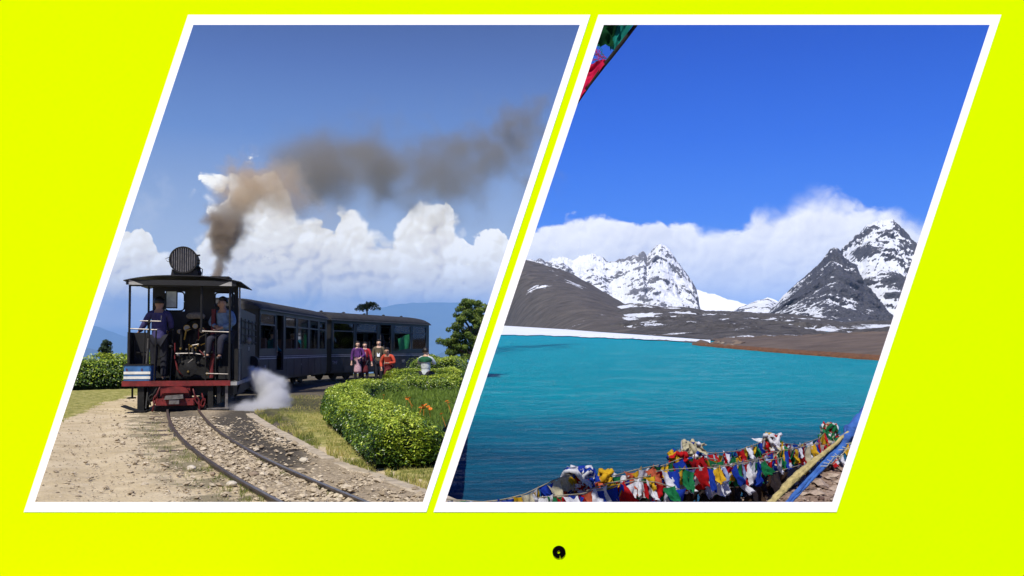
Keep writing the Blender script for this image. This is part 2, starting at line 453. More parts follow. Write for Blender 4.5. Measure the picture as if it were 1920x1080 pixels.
bp = t.n('ShaderNodeBump'); bp.inputs['Strength'].default_value = .9; bp.inputs['Distance'].default_value = .035
t.put(bp.inputs['Height'], t.m('ADD', t.noise(co, 16, 6, .7), t.m('MULTIPLY', n3, .35))); t.L.new(bp.outputs[0], b.inputs['Normal'])
nY, nO = YY.shape
idx = np.arange(nY*nO).reshape(nY, nO)
Fq = np.stack([idx[:-1, :-1], idx[:-1, 1:], idx[1:, 1:], idx[1:, :-1]], -1).reshape(-1, 4)
V = np.stack([XX, YY, Zg], -1).reshape(-1, 3)
go = np_mesh('ground', V, Fq, gm, smooth=True, attrs=dict(grass=grass, weed=weed, ballast=ball, soot_shade=np.clip(soot_shade, 0, 1)), kind='structure')
LEFT.append(go)
# cut bank at the right rim of the hill, undercut by the lake
V = []; yy = np.linspace(3.4, 60, 70)
for y in yy:
    x = xedge(y); zt = GZ - (((y-41)/16)**2*6 if y > 41 else 0)
    V += [(x, y, zt-.01), (x-.10, y, zt-.25), (x-.55-.008*y, y, -3.6-.3*max(0, y-30)*.6)]
i_ = np.arange(len(yy)-1)*3
Fq = np.concatenate([np.stack([i_, i_+1, i_+4, i_+3], -1), np.stack([i_+1, i_+2, i_+5, i_+4], -1)])
bank_m = mat('earth_bank', (.16, .13, .09), rough=1, var=.4, scale=3, bump=.8, bscale=8)
LEFT.append(np_mesh('ground', V, Fq, bank_m, kind='structure'))

# kerb strip of trodden concrete along the right of the track
def ground_line(pts, n=60, h=0.0):
    P = [Vector(G(p[0], p[1], h)+(0,)) for p in pts]
    L = [0]
    for a, b_ in zip(P, P[1:]): L.append(L[-1]+(b_-a).length)
    out = []
    for s in np.linspace(0, L[-1], n):
        out.append(Vector((np.interp(s, L, [p.x for p in P]), np.interp(s, L, [p.y for p in P]), 0)))
    for _ in range(3):
        out = [out[0]] + [(out[i-1]+out[i]*2+out[i+1])/4 for i in range(1, len(out)-1)] + [out[-1]]
    return out
def sweep(mb, line, prof, jit=0):
    """prof: list of (lateral, z); lateral + is to the right of travel"""
    k = len(prof); vs = []; fs = []
    for i, p in enumerate(line):
        tt = (line[min(i+1, len(line)-1)] - line[max(i-1, 0)]).normalized(); r_ = Vector((tt.y, -tt.x, 0))
        for (a, z) in prof:
            vs.append(p + r_*(a+random.uniform(-jit, jit)) + Vector((0, 0, z+random.uniform(-jit, jit))))
    for i in range(len(line)-1):
        for j in range(k):
            fs.append((i*k+j, i*k+(j+1) % k, (i+1)*k+(j+1) % k, (i+1)*k+j))
    fs += [tuple(range(k)), tuple(range((len(line)-1)*k+k-1, (len(line)-1)*k-1, -1))]
    mb.add(vs, fs)
kline = ground_line(KERB + [(900, 960)], 90)
conc = mat('kerb_concrete', (.40, .335, .24), rough=.95, var=.3, scale=5, bump=.6, bscale=30)
mb = MB(); sweep(mb, kline, [(.08, -.05), (.08, .006), (.06, .016), (-.06, .016), (-.08, .006), (-.08, -.05)], .006)
o = mb.build('kerb', conc); o.location.z = GZ; tag(o, 'low worn concrete kerb curving between the track ballast and grass verge', 'kerb', left=True)

# the track
tr = thing('railway_track', 'narrow gauge track curving from the engine out of the foreground', 'railway track', (0, 0, GZ), left=True)
rail_m = mat('rail_steel', (.10, .075, .055), rough=.45, metal=.5, var=.5, scale=9, bump=.2)
railtop_m = mat('rail_worn_top', (.32, .27, .23), rough=.3, metal=.8, var=.3, scale=14)
Lc = ground_line(RAILL, 120, .022); Rc = ground_line(RAILR, 120, .022)
# centre line, then both rails at an even gauge
cen = [(a+b_)/2 for a, b_ in zip(Lc, Rc)]
AX = Vector((-1.1, 5.3, 0)).normalized()   # the engine's axis
first = cen[0]
ext = [first + AX*(1.2*k) for k in range(5, 0, -1)]
cen = ext + cen
fine = []
for a, b_ in zip(cen, cen[1:]):
    nn = max(1, int((b_-a).length/.12))
    fine += [a.lerp(b_, k/nn) for k in range(nn)]
fine.append(cen[-1])
for _ in range(60): fine = [fine[0]] + [(fine[i-1]+fine[i]*2+fine[i+1])/4 for i in range(1, len(fine)-1)] + [fine[-1]]
HG = .275
for sgn in (-1, 1):
    mb = MB(); line = []
    for i, p in enumerate(fine):
        tt = (fine[min(i+1, len(fine)-1)] - fine[max(i-1, 0)]).normalized(); line.append(p + Vector((tt.y, -tt.x, 0))*HG*sgn)
    sweep(mb, line, [(.040, -.04), (.040, -.025), (.009, -.01), (.009, .026), (.021, .032), (.021, .045), (-.021, .045), (-.021, .032), (-.009, .026), (-.009, -.01), (-.040, -.025), (-.040, -.04)])
    ra = mb.build('rail', rail_m, tr)
    mb = MB(); sweep(mb, line, [(.015, .0455), (.015, .047), (-.015, .047), (-.015, .0455)])
    mb.build('running_surface', railtop_m, ra)
# a few sleepers show between the stones
slm = mat('sleeper_wood', (.10, .075, .055), rough=.95, var=.5, scale=7, bump=.6)
acc = 0; last = fine[0]; smesh = None
for i, p in enumerate(fine[:-1]):
    acc += (p-last).length; last = p
    if acc > .62:
        acc = 0; tt = (fine[i+1]-fine[max(i-1, 0)]).normalized()
        if smesh is None:
            mb = MB(); mb.box(-.62, .62, -.10, .10, -.10, .012, bev=.01); o = mb.build('sleeper', slm, tr); smesh = o.data
        else:
            o = bpy.data.objects.new('sleeper', smesh); COL.objects.link(o); o.parent = tr
        o.location = (p.x, p.y, random.uniform(-.045, -.022)); o.rotation_euler = (random.uniform(-.02, .02), random.uniform(-.02, .02), math.atan2(tt.y, tt.x)-math.pi/2)

# ---------------------------------------------------------------- stones
def rock_shape(seed, sub=1, flat=.6, jag=.28):
    rnd = random.Random(seed)
    bmx = bmesh.new(); bmesh.ops.create_icosphere(bmx, subdivisions=sub, radius=1)
    sx_, sy_, sz_ = rnd.uniform(.8, 1.2), rnd.uniform(.6, 1), flat*rnd.uniform(.7, 1.2)
    for v in bmx.verts:
        k = 1 + rnd.uniform(-jag, jag)
        v.co = Vector((v.co.x*sx_*k, v.co.y*sy_*k, v.co.z*sz_*k))
    V = np.array([v.co[:] for v in bmx.verts]); Fc = np.array([[v.index for v in f.verts] for f in bmx.faces]); bmx.free()
    return V, Fc
shapes = [rock_shape(s) for s in range(8)]
def octa(seed):
    rnd = np.random.RandomState(seed)
    V = np.array([(1, 0, 0), (-1, 0, 0), (0, 1, 0), (0, -1, 0), (0, 0, 1), (0, 0, -1), (.7, .7, .3), (-.7, .6, .35), (-.6, -.7, .3), (.7, -.65, .25)], float)
    V *= rnd.uniform(.7, 1.25, V.shape); V[:, 2] *= .6
    Fc = np.array([(4, 0, 6), (4, 6, 2), (4, 2, 7), (4, 7, 1), (4, 1, 8), (4, 8, 3), (4, 3, 9), (4, 9, 0), (5, 6, 0), (5, 2, 6), (5, 7, 2), (5, 1, 7), (5, 8, 1), (5, 3, 8), (5, 9, 3), (5, 0, 9)])
    return V, Fc
osh = [octa(s) for s in range(12)]
def scatter(name, spots, m, shp=osh, **kw):
    """spots: (x, y, z, size)"""
    Vs = []; Fs = []; tone = []; o = 0
    for (x, y, z, s) in spots:
        V, Fc = random.choice(shp); a = random.random()*6.28; ca, sa = math.cos(a), math.sin(a)
        tl = random.uniform(-.35, .35)
        W_ = V*s; X_ = W_[:, 0]*ca - W_[:, 1]*sa; Y_ = W_[:, 0]*sa + W_[:, 1]*ca; Z_ = W_[:, 2] + X_*tl
        Vs.append(np.stack([X_+x, Y_+y, Z_+z], -1)); Fs.append(Fc+o); o += len(V); tone += [random.random()]*len(V)
    return np_mesh(name, np.concatenate(Vs), np.concatenate(Fs), m, attrs=dict(tone=tone), **kw)
def stone_mat(name, stops):
    m = bpy.data.materials.new(name); m.use_nodes = True
    t = NT(m.node_tree); b = t.N['Principled BSDF']; co = t.n('ShaderNodeTexCoord').outputs['Object']
    c = t.ramp(t.attr('tone'), stops)
    c = t.mix(t.ss(t.noise(co, 30, 5, .6), .35, .7, 0, .5), c, (.12, .10, .08))
    t.put(b.inputs['Base Color'], c); b.inputs['Roughness'].default_value = .95; b.inputs['Specular IOR Level'].default_value = .15
    return m
stm = stone_mat('ballast_stone', [(0, (.27, .21, .135)), (.35, (.40, .32, .21)), (.7, (.50, .41, .28)), (1, (.60, .51, .37))])
rs = random.Random(3); spots = []
def gz(x, y): return GZ
while len(spots) < 7000:     # between and beside the rails
    py = rs.uniform(783, 1010)**1.0; d = F*EH/(py-LHY)
    if rs.random() > (d/15)**2 + .25: continue
    a = float(xat(RAILL, py)); b_ = float(xat(KERB, py)); px = rs.uniform(a-6, b_-4)
    sc2 = (py-LHY)/EH
    rr_ = float(xat(RAILR, py))
    if abs(px-a)/sc2 < .05 or abs(px-rr_)/sc2 < .05: continue
    dens = 1.0 if px < rr_ else (.75*(mn.noise(Vector((px/60., py/40., 3))) > -.02) + .12)
    if rs.random() > dens: continue
    s = min(.075, rs.uniform(.006, .019)*(1 + 2.2*rs.random()**8))
    x, y = (px-CX)/F*d, d
    spots.append((x, y, GZ+s*.2+.004, s))
so = scatter('ballast', spots, stm, kind='stuff'); LEFT.append(so)
spots = []
while len(spots) < 5200:     # grit on the path and verge
    py = rs.uniform(742, 1010); d = F*EH/(py-LHY)
    if rs.random() > (d/14)**2+.2: continue
    px = rs.uniform(20, 830); a = float(xat(RAILL, py)); k_ = float(xat(KERB, py))
    if a-4 < px < k_: continue
    s = rs.uniform(.003, .010)*(1+2.5*rs.random()**8)
    if px < a and (a-px)/((py-LHY)/EH) < .9: s *= 1.5
    spots.append(((px-CX)/F*d, d, GZ+s*.2, s))
so = scatter('gravel', spots, stm, kind='stuff'); LEFT.append(so)
stone1 = mat('pale_stone', (.52, .46, .36), rough=.95, var=.25, scale=12, bump=.6)
stone2 = mat('brown_stone', (.24, .18, .125), rough=.95, var=.3, scale=12, bump=.6)
for i, (px, py, s, m_, lb) in enumerate([(437, 911, .055, stone1, 'pale squared stone lying against the outer side of the left rail'),
        (362, 880, .045, stone1, 'small pale stone lying left of the track in the weeds'),
        (711, 873, .055, stone2, 'larger brown stone lying in the grass below the hedge'),
        (693, 872, .035, stone2, 'small brown stone on the grass verge under the hedge'),
        (478, 892, .05, stone2, 'flat brown stone between the rails'),
        (571, 866, .05, stone1, 'flat pale stone beside the right rail'),
        (524, 826, .045, stone1, 'pale stone in the rubble near the steam'),
        (402, 890, .03, stone2, 'small dark stone just left of the track')]):
    x, y = G(px, py); V, Fc = rock_shape(60+i, 2, .6, .12)
    o = np_mesh('stone', V*s, Fc, m_); o.location = (x, y, GZ+s*.45); tag(o, lb, 'stone', 'larger stones by the track', left=True)

# ---------------------------------------------------------------- grass
blade_m = leaf_mat('grass_blades', [(0, (.07, .11, .018)), (.4, (.22, .25, .045)), (.7, (.50, .44, .13)), (1, (.66, .55, .25))], trans=.3, rough=.7)
def blades(name, spots, hmin, hmax, w=.006, lean=.6, m=blade_m, **kw):
    n = len(spots); P = np.array(spots, float)
    rs_ = np.random.RandomState(5)
    a = rs_.uniform(0, 6.283, n); h = rs_.uniform(hmin, hmax, n)*P[:, 3]; ln = rs_.uniform(0, lean, n)*h
    la = rs_.uniform(0, 6.283, n)
    wx_ = np.cos(a)*w*P[:, 3]; wy_ = np.sin(a)*w*P[:, 3]
    base = P[:, :3]
    v0 = base + np.stack([-wx_, -wy_, 0*h-.005], -1); v1 = base + np.stack([wx_, wy_, 0*h-.005], -1)
    mid = base + np.stack([np.cos(la)*ln*.35, np.sin(la)*ln*.35, h*.6], -1)
    v2 = mid + np.stack([wx_*.7, wy_*.7, 0*h], -1); v3 = mid - np.stack([wx_*.7, wy_*.7, 0*h], -1)
    v4 = base + np.stack([np.cos(la)*ln, np.sin(la)*ln, h], -1)
    V = np.stack([v0, v1, v2, v3, v4], 1).reshape(-1, 3)
    b0 = np.arange(n)*5
    F1 = np.stack([b0, b0+1, b0+2], -1); F2 = np.stack([b0, b0+2, b0+3], -1); F3 = np.stack([b0+3, b0+2, b0+4], -1)
    tone = np.repeat(np.clip(P[:, 4], 0, 1), 5)
    return np_mesh(name, V, np.concatenate([F1, F2, F3]), m, attrs=dict(tone=tone), **kw)
spots = []
while len(spots) < 26000:
    py = rs.uniform(742, 950); d = F*EH/(py-LHY)
    if rs.random() > (d/16)**1.6+.12: continue
    left_ = rs.random() < .30
    if left_:
        px = rs.uniform(60, 430); lim = np.interp(px, [60, 120, 180, 240, 290, 420], [812, 790, 764, 745, 738, 735])
        if py > lim + rs.uniform(-4, 4): continue
    else:
        k_ = float(xat(KERB, py)); px = k_ + 9 + abs(rs.gauss(0, 1))*90
        if px > 880: continue
        if mn.noise(Vector((px/22., py/14., 9))) < -.12 and px < k_+60: continue
    x, y = (px-CX)/F*d, d
    if x > xedge(d)-.03: continue
    tn = .55+.55*mn.noise(Vector((x*1.7, y*1.1, 2)))+rs.uniform(-.3, .3)
    spots.append((x, y, GZ, rs.uniform(.5, 1.25), tn))
for _ in range(5200):     # weeds by the left rail
    py = rs.uniform(790, 960); d = F*EH/(py-LHY); a = float(xat(RAILL, py)); px = a - 4 - abs(rs.gauss(0, 1))*38
    if mn.noise(Vector((px/25., py/14., 19))) < .0: continue
    spots.append(((px-CX)/F*d, d, GZ, rs.uniform(.25, .6), rs.uniform(.0, .5)))
for _ in range(1500):
    py = rs.uniform(850, 950); d = F*EH/(py-LHY); px = float(xat(RAILR, py)) - rs.uniform(3, 30)
    if mn.noise(Vector((px/20., py/12., 29))) < .12: continue
    spots.append(((px-CX)/F*d, d, GZ, rs.uniform(.3, .7), rs.uniform(.0, .45)))
gb = blades('grass', spots, .025, .07, .004, kind='stuff'); LEFT.append(gb)

# ---------------------------------------------------------------- hedges of small glossy leaves
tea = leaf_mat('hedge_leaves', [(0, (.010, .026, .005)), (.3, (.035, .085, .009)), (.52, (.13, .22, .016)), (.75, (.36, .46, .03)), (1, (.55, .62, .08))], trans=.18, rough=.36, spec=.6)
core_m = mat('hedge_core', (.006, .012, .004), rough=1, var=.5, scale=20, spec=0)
twig_m = mat('twigs', (.07, .05, .03), rough=1, var=.3)
def leaves_mesh(name, P, Nn, size, m, parent, rs_, tone, elong=1.9, up=.35, **kw):
    """one folded leaf (4 triangles) at each point, facing roughly along its normal"""
    n = len(P)
    Nn = Nn + rs_.normal(0, .55, (n, 3)) + np.array([0, 0, up]); Nn /= np.linalg.norm(Nn, axis=1, keepdims=True)
    T = rs_.normal(0, 1, (n, 3)); T -= Nn*(T*Nn).sum(1, keepdims=True); T /= np.linalg.norm(T, axis=1, keepdims=True)
    B = np.cross(Nn, T)
    L = (size*rs_.uniform(.6, 1.3, n))[:, None]; Wd = L/elong
    base = P - T*L*.5; tip = P + T*L*.5 - Nn*L*.12; mid = P + Nn*L*.02
    a = mid + B*Wd*.5 + Nn*L*.10; c = mid - B*Wd*.5 + Nn*L*.10
    V = np.stack([base, a, tip, c, mid], 1).reshape(-1, 3)
    b0 = np.arange(n)*5
    Fs = np.concatenate([np.stack([b0, b0+1, b0+4], -1), np.stack([b0+1, b0+2, b0+4], -1), np.stack([b0+4, b0+2, b0+3], -1), np.stack([b0, b0+4, b0+3], -1)])
    return np_mesh(name, V, Fs, m, parent=parent, attrs=dict(tone=np.repeat(np.clip(tone, 0, 1), 5)), **kw)
def hedge(label, line, width, height, nleaf, leaf=.05, rough=.06, seed=1, zbase=0.0, group=None, name='hedge', base_gap=.10, m=tea):
    rs_ = np.random.RandomState(seed)
    L = np.array(line, float)
    seg = np.r_[0, np.cumsum(np.hypot(np.diff(L[:, 0]), np.diff(L[:, 1])))]
    def at(s):
        x = np.interp(s, seg, L[:, 0]); y = np.interp(s, seg, L[:, 1]); e = .15
        tx = np.interp(s+e, seg, L[:, 0])-np.interp(s-e, seg, L[:, 0]); ty = np.interp(s+e, seg, L[:, 1])-np.interp(s-e, seg, L[:, 1])
        l_ = np.hypot(tx, ty)+1e-9
        return x, y, ty/l_, -tx/l_
    root = thing(name, label, 'hedge', (L[0, 0], L[0, 1], GZ+zbase), group=group, left=True)
    ox, oy = L[0, 0], L[0, 1]
    tot = seg[-1]
    # cross-section: a superellipse dome; a in [0, pi] from one foot over the top to the other
    def cross(a, k):
        ca, sa = np.cos(a), np.sin(a)
        e = .68
        return np.sign(ca)*np.abs(ca)**e*width/2*k, np.abs(sa)**e*(height)*k
    def lump(x, y, a):
        return np.array([mn.noise(Vector((float(p)*1.5, float(q)*1.5, float(r)*1.1))) for p, q, r in zip(x, y, a)])
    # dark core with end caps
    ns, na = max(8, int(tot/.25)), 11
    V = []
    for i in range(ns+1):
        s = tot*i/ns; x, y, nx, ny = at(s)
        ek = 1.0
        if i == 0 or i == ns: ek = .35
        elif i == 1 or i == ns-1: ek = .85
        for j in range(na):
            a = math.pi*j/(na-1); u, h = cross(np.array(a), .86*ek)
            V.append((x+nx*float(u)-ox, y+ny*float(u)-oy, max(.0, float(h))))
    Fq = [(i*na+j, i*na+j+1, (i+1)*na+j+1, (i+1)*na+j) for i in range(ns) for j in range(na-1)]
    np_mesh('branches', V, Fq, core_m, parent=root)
    # leaves
    s = rs_.uniform(-.12, tot+.12, nleaf); a = rs_.uniform(.02, 1.0-.02, nleaf)*math.pi
    # even out along the section
    x, y, nx, ny = at(np.clip(s, 0, tot))
    over = np.maximum(0, np.maximum(-s, s-tot))
    k = 1 - rs_.beta(1.2, 4, nleaf)*.28
    lmp = lump(x, y, a*2)
    k = k*(1+lmp*rough*2.2)
    k = np.where(over > 0, k*(1-over*3), k)
    endd = np.minimum(s, tot-s); k *= np.where(endd < .25, .80+.2*np.clip(endd/.25, 0, 1), 1)
    capm = rs_.random_sample(nleaf) < .07
    k = np.where(capm, np.sqrt(rs_.random_sample(nleaf))*.97, k)
    send = np.where(rs_.random_sample(nleaf) < .5, -.02, tot+.02)
    s = np.where(capm, send, s); x, y, nx, ny = at(np.clip(s, 0, tot))
    u, h = cross(a, k)
    h = base_gap*rs_.uniform(.2, 1, nleaf)*(h < base_gap) + h
    ca, sa = np.cos(a), np.sin(a)
    Nn = np.stack([nx*ca, ny*ca, sa], -1)
    P = np.stack([x+nx*u-ox, y+ny*u-oy, h], -1) + rs_.normal(0, .012, (nleaf, 3))
    tone = .27 + .41*sa**2 * 1.0 + rs_.normal(0, .17, nleaf) + lmp*.3 + (rs_.random_sample(nleaf) < .10)*.3*sa  # sunlit top and darker sides put into the leaf tone
    leaves_mesh('foliage', P, Nn, leaf, m, root, rs_, tone, kind='stuff')
    # sprigs reaching out of the clipped top
    return root
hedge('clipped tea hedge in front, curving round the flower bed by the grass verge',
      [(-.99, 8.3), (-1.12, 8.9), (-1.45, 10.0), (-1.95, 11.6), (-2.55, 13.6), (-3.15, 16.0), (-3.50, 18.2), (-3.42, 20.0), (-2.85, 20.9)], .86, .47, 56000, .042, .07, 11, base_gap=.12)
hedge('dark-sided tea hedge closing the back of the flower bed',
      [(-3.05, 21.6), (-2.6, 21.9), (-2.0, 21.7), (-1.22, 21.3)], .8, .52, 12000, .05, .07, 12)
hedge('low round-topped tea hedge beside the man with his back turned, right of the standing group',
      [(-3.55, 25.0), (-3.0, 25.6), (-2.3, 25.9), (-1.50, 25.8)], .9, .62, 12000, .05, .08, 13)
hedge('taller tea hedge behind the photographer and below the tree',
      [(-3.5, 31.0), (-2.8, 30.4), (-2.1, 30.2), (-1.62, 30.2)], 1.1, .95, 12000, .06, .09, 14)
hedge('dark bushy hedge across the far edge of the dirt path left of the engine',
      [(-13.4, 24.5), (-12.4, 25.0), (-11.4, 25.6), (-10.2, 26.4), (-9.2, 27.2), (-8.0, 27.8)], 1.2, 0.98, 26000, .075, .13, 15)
# marigold bed inside the hedge
bed = thing('flower_bed', 'feathery green marigold bed with a few orange flowers inside the hedge', 'flower bed', (-1.8, 16, GZ), left=True)
feath = leaf_mat('marigold_leaves', [(0, (.04, .08, .012)), (.5, (.15, .24, .025)), (1, (.32, .42, .06))], trans=.35, rough=.6)
poly = [(-1.0, 10.0), (-1.35, 11.0), (-1.85, 12.6), (-2.35, 14.6), (-2.75, 17), (-2.95, 19), (-2.6, 20.6), (-1.9, 20.9), (-1.2, 20.6), (-1.0, 17), (-.92, 13)]
def inpoly(x, y, P):
    c = False; j = len(P)-1
    for i in range(len(P)):
        if (P[i][1] > y) != (P[j][1] > y) and x < (P[j][0]-P[i][0])*(y-P[i][1])/(P[j][1]-P[i][1])+P[i][0]: c = not c
        j = i
    return c
sp = []; base = []
while len(sp) < 22000:
    x, y = rs.uniform(-3.1, -.8), rs.uniform(9.6, 21)
    if not inpoly(x, y, poly): continue
    hh = .12 + .14*sm(-.5, .6, mn.noise(Vector((x*2.2, y*1.4, 4)))) + .03*(y-10)/10
    z = hh*rs.uniform(.15, 1)
    sp.append((x+1.8, y-16, z, rs.uniform(.7, 1.2), .15+z*2.0+rs.uniform(-.2, .2)))
blades('foliage', sp, .03, .085, .005, 1.4, feath, parent=bed, kind='stuff')
mb = MB(); Vb = []
for (x, y) in poly: Vb.append((x+1.8, y-16, .10))
mb.add(Vb, [tuple(range(len(Vb)))]); mb.build('soil', mat('bed_dark_green', (.03, .05, .015), rough=1, var=.5, scale=12), bed)  # mottled dark green sheet under the foliage
orange = mat('marigold_petals', (.75, .22, .015), rough=.6, var=.2)
fm = None
for (px, py, h) in [(762, 745, .42), (768, 746, .40), (764, 748, .38), (793, 760, .34), (798, 759, .36), (803, 762, .34), (789, 764, .3), (795, 765, .3), (807, 766, .3), (838, 752, .38), (841, 755, .38), (828, 776, .3), (720, 741, .34)]:
    x, y = G(px, py, h)
    if fm is None:
        mb = MB()
        for rg, nn, zz in ((1, 12, 0), (.66, 9, .25), (.3, 6, .45)):
            for k in range(nn):
                a = 6.283*k/nn + rg*3; c_, s_ = math.cos(a), math.sin(a)
                mb.add([(0, 0, zz-.1), (c_*rg-s_*.28*rg, s_*rg+c_*.28*rg, zz), (c_*rg*1.1, s_*rg*1.1, zz+.06), (c_*rg+s_*.28*rg, s_*rg-c_*.28*rg, zz)], [(0, 1, 2, 3)])
        mb.tube([(0, 0, 0), (0, 0, -6)], .08, 4)
        o = mb.build('flower', orange, bed); fm = o.data
    else:
        o = bpy.data.objects.new('flower', fm); COL.objects.link(o); o.parent = bed
    o.scale = (.030,)*3; o.location = (x+1.8, y-16, h); o.rotation_euler = (rs.uniform(-.5, .2)+.5, rs.uniform(-.4, .4), rs.random()*6)

# ---------------------------------------------------------------- trees of the hill
bark = mat('bark', (.09, .065, .045), rough=1, var=.4, scale=10, bump=.7, bscale=20)
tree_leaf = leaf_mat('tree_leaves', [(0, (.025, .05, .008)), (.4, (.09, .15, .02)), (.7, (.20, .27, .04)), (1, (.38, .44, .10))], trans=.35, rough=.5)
def clumps(name, centres, n, leaf, m, parent, seed, elong=2.2, ell=(1, 1, .75), up=.3):
    rs_ = np.random.RandomState(seed); P = []; Nn = []; tn = []
    w = np.array([c[3]**2 for c in centres]); w = w/w.sum()
    for (x, y, z, r_), k in zip(centres, rs_.multinomial(n, w)):
        d = rs_.normal(0, 1, (k, 3)); d /= np.linalg.norm(d, axis=1, keepdims=True)
        q = rs_.uniform(.35, 1, k)[:, None]**.5
        P.append(np.array([x, y, z]) + d*q*r_*np.array(ell)*(1+rs_.normal(0, .08, (k, 1)))); Nn.append(d)
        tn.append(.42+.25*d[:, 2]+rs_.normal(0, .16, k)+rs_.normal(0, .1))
    return leaves_mesh(name, np.concatenate(P), np.concatenate(Nn), leaf, m, parent, rs_, np.concatenate(tn), elong, up, kind='stuff')
# broad tree at the right
td = 34.0
tx, ty, _ = LP(893, 700, td)
tree = thing('tree', 'leafy green tree rising behind the hedges at the end of the coaches', 'tree', (tx, ty, GZ), left=True)
mb = MB(); mb.tube([(0, 0, -.2), (.03, 0, .5), (-.05, .02, 1.2), (0, 0, 2.2), (.1, 0, 3.0)], .1, 8, rs=[.11, .09, .08, .05, .02])
cs = []
rt = random.Random(5)
for i in range(120):
    hfr = rt.random(); z = .75 + 2.4*hfr
    maxr = 1.85*(1-.62*hfr)*(0.75+.4*rt.random())
    a = rt.random()*6.283; rr0 = maxr*math.sqrt(rt.uniform(.12, 1))
    cs.append((math.cos(a)*rr0, math.sin(a)*rr0*.9, z, rt.uniform(.10, .22)*(1.1-.3*hfr)))
for px, py, r_ in [(858, 612, .26), (878, 592, .3), (862, 640, .34), (852, 634, .22), (880, 625, .36), (900, 600, .34), (908, 578, .26), (895, 585, .25), (850, 655, .3), (848, 646, .2), (872, 655, .34)]:
    x, y, z = LP(px, py, td); cs.append((x-tx, rt.uniform(-.4, .4), z-GZ, r_))
cs = [c for c in cs if tx+c[0]+c[3]*.9 < -.0226*td - .05 + .3305*(c[2]-EH-1.06)]
for c in cs[::3]: mb.tube([(0, 0, max(.4, c[2]-.9)), (c[0]*.5, c[1]*.5, c[2]-.3), (c[0], c[1], c[2])], .03, 5, rs=[.045, .03, .01])
mb.build('trunk', bark, tree, smooth=True)
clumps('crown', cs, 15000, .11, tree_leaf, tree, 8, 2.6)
# small conifer over the left hedge
cd = 27.5; tx, ty, _ = LP(199, 700, cd)
con = thing('young_conifer', 'slim young conifer standing above the left hedge', 'tree', (tx, ty, GZ-.1), left=True)
mb = MB(); mb.tube([(0, 0, 0), (0, 0, .8), (.03, 0, 1.45)], .03, 6, rs=[.04, .03, .006]); cs = []
for i in range(60):
    f_ = rt.random(); z = .45+1.14*f_; rmax = .40*(1-f_)**.7+.04; a = rt.random()*6.283; q = rmax*rt.uniform(.3, 1)
    cs.append((math.cos(a)*q+.05*(f_**2), math.sin(a)*q, z, (.075+.06*(1-f_))))
    if i % 2: mb.tube([(0, 0, z-.06), (cs[-1][0], cs[-1][1], z)], .008, 4)
mb.build('trunk', bark, con)
con_leaf = leaf_mat('conifer_needles', [(0, (.012, .03, .012)), (.5, (.03, .06, .022)), (1, (.09, .13, .05))], trans=.1, rough=.7)
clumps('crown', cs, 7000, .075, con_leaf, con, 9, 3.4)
# drooping tree top peeping over the coach roof
pd = 40.0; tx, ty, _ = LP(688, 600, pd)
pt = thing('drooping_tree', 'drooping tree top showing just above the coach roof', 'tree', (tx, ty, GZ-.5), left=True)
zt = LP(688, 573, pd)[2] - (GZ-.5)
mb = MB(); mb.tube([(0, 0, 0), (0, 0, zt-.5), (0, 0, zt-.15)], .05, 6, rs=[.06, .04, .03])
sp = []; ft = []
for i in range(14):
    a = 6.283*i/14 + rt.uniform(-.2, .2); ln = rt.uniform(.28, .52); c_, s_ = math.cos(a), math.sin(a)
    if c_ > .3: ln *= 1.35
    pts = [Vector((0, 0, zt-.18)) + Vector((c_*ln*q, s_*ln*q, .30*math.sin(q*2.6)*(1.15 if c_ > 0 else .8)-.10*q*q)) for q in np.linspace(0, 1, 7)]
    mb.tube(pts, .008, 4)
    for j, p in enumerate(pts[1:]):
        ft.append((p.x, p.y, p.z-.03, .07))
mb.build('trunk', bark, pt)
clumps('crown', ft, 1500, .13, con_leaf, pt, 10, 5, (1, 1, 1.1), -.2)

# ---------------------------------------------------------------- valley and far blue mountains beyond the hill
forest = mat('far_forest', (.05, .075, .04), rough=1, var=.4, scale=.004, spec=.0, c2=(.10, .12, .06))
rows = [(59, -12), (80, -40), (160, -110), (600, -320), (2500, -650), (6000, -880), (12000, -980), (26000, -1000)]
V = []; Fq = []; cols = np.linspace(-1, 1, 60)
for j, (y, z) in enumerate(rows):
    for c in cols:
        xr_e = -.0226*y + .3305*max(z, -3.2) - .35 - .012*y
        xl_e = -80 - .95*y
        x = xl_e + (xr_e-xl_e)*((c+1)/2)
        V.append((x, y, z + (mn.fractal(Vector((x*.004, y*.004, 0)), .6, 2, 4)*z*.10 if j > 1 else 0)))
nc = len(cols)
Fq = [(j*nc+i, j*nc+i+1, (j+1)*nc+i+1, (j+1)*nc+i) for j in range(len(rows)-1) for i in range(nc-1)]
np_mesh('valley', V, Fq, forest, smooth=True, kind='structure')
def far_range(name, pts, D, zb, m, seed, depth):
    V = []; xs = np.linspace(pts[0][0], pts[-1][0], 150); prof = [(-1, 0), (-.7, .18), (-.4, .5), (-.2, .75), (0, 1), (.3, .8), (1, 0)]
    for px in xs:
        top = (HY-np.interp(px, [p[0] for p in pts], [p[1] for p in pts]))/F*D
        for q, f_ in prof:
            y = D + q*depth; x = (px-CX)/F*y
            nz_ = mn.fractal(Vector((x/900., y/900., seed)), .7, 2.1, 6)
            V.append((x, y, zb + (top-zb)*f_ + nz_*150*(f_ if f_ < 1 else .35)))
    k = len(prof)
    Fq = [(i*k+j, (i+1)*k+j, (i+1)*k+j+1, i*k+j+1) for i in range(len(xs)-1) for j in range(k-1)]
    return np_mesh(name, V, Fq, m, smooth=True, kind='structure')
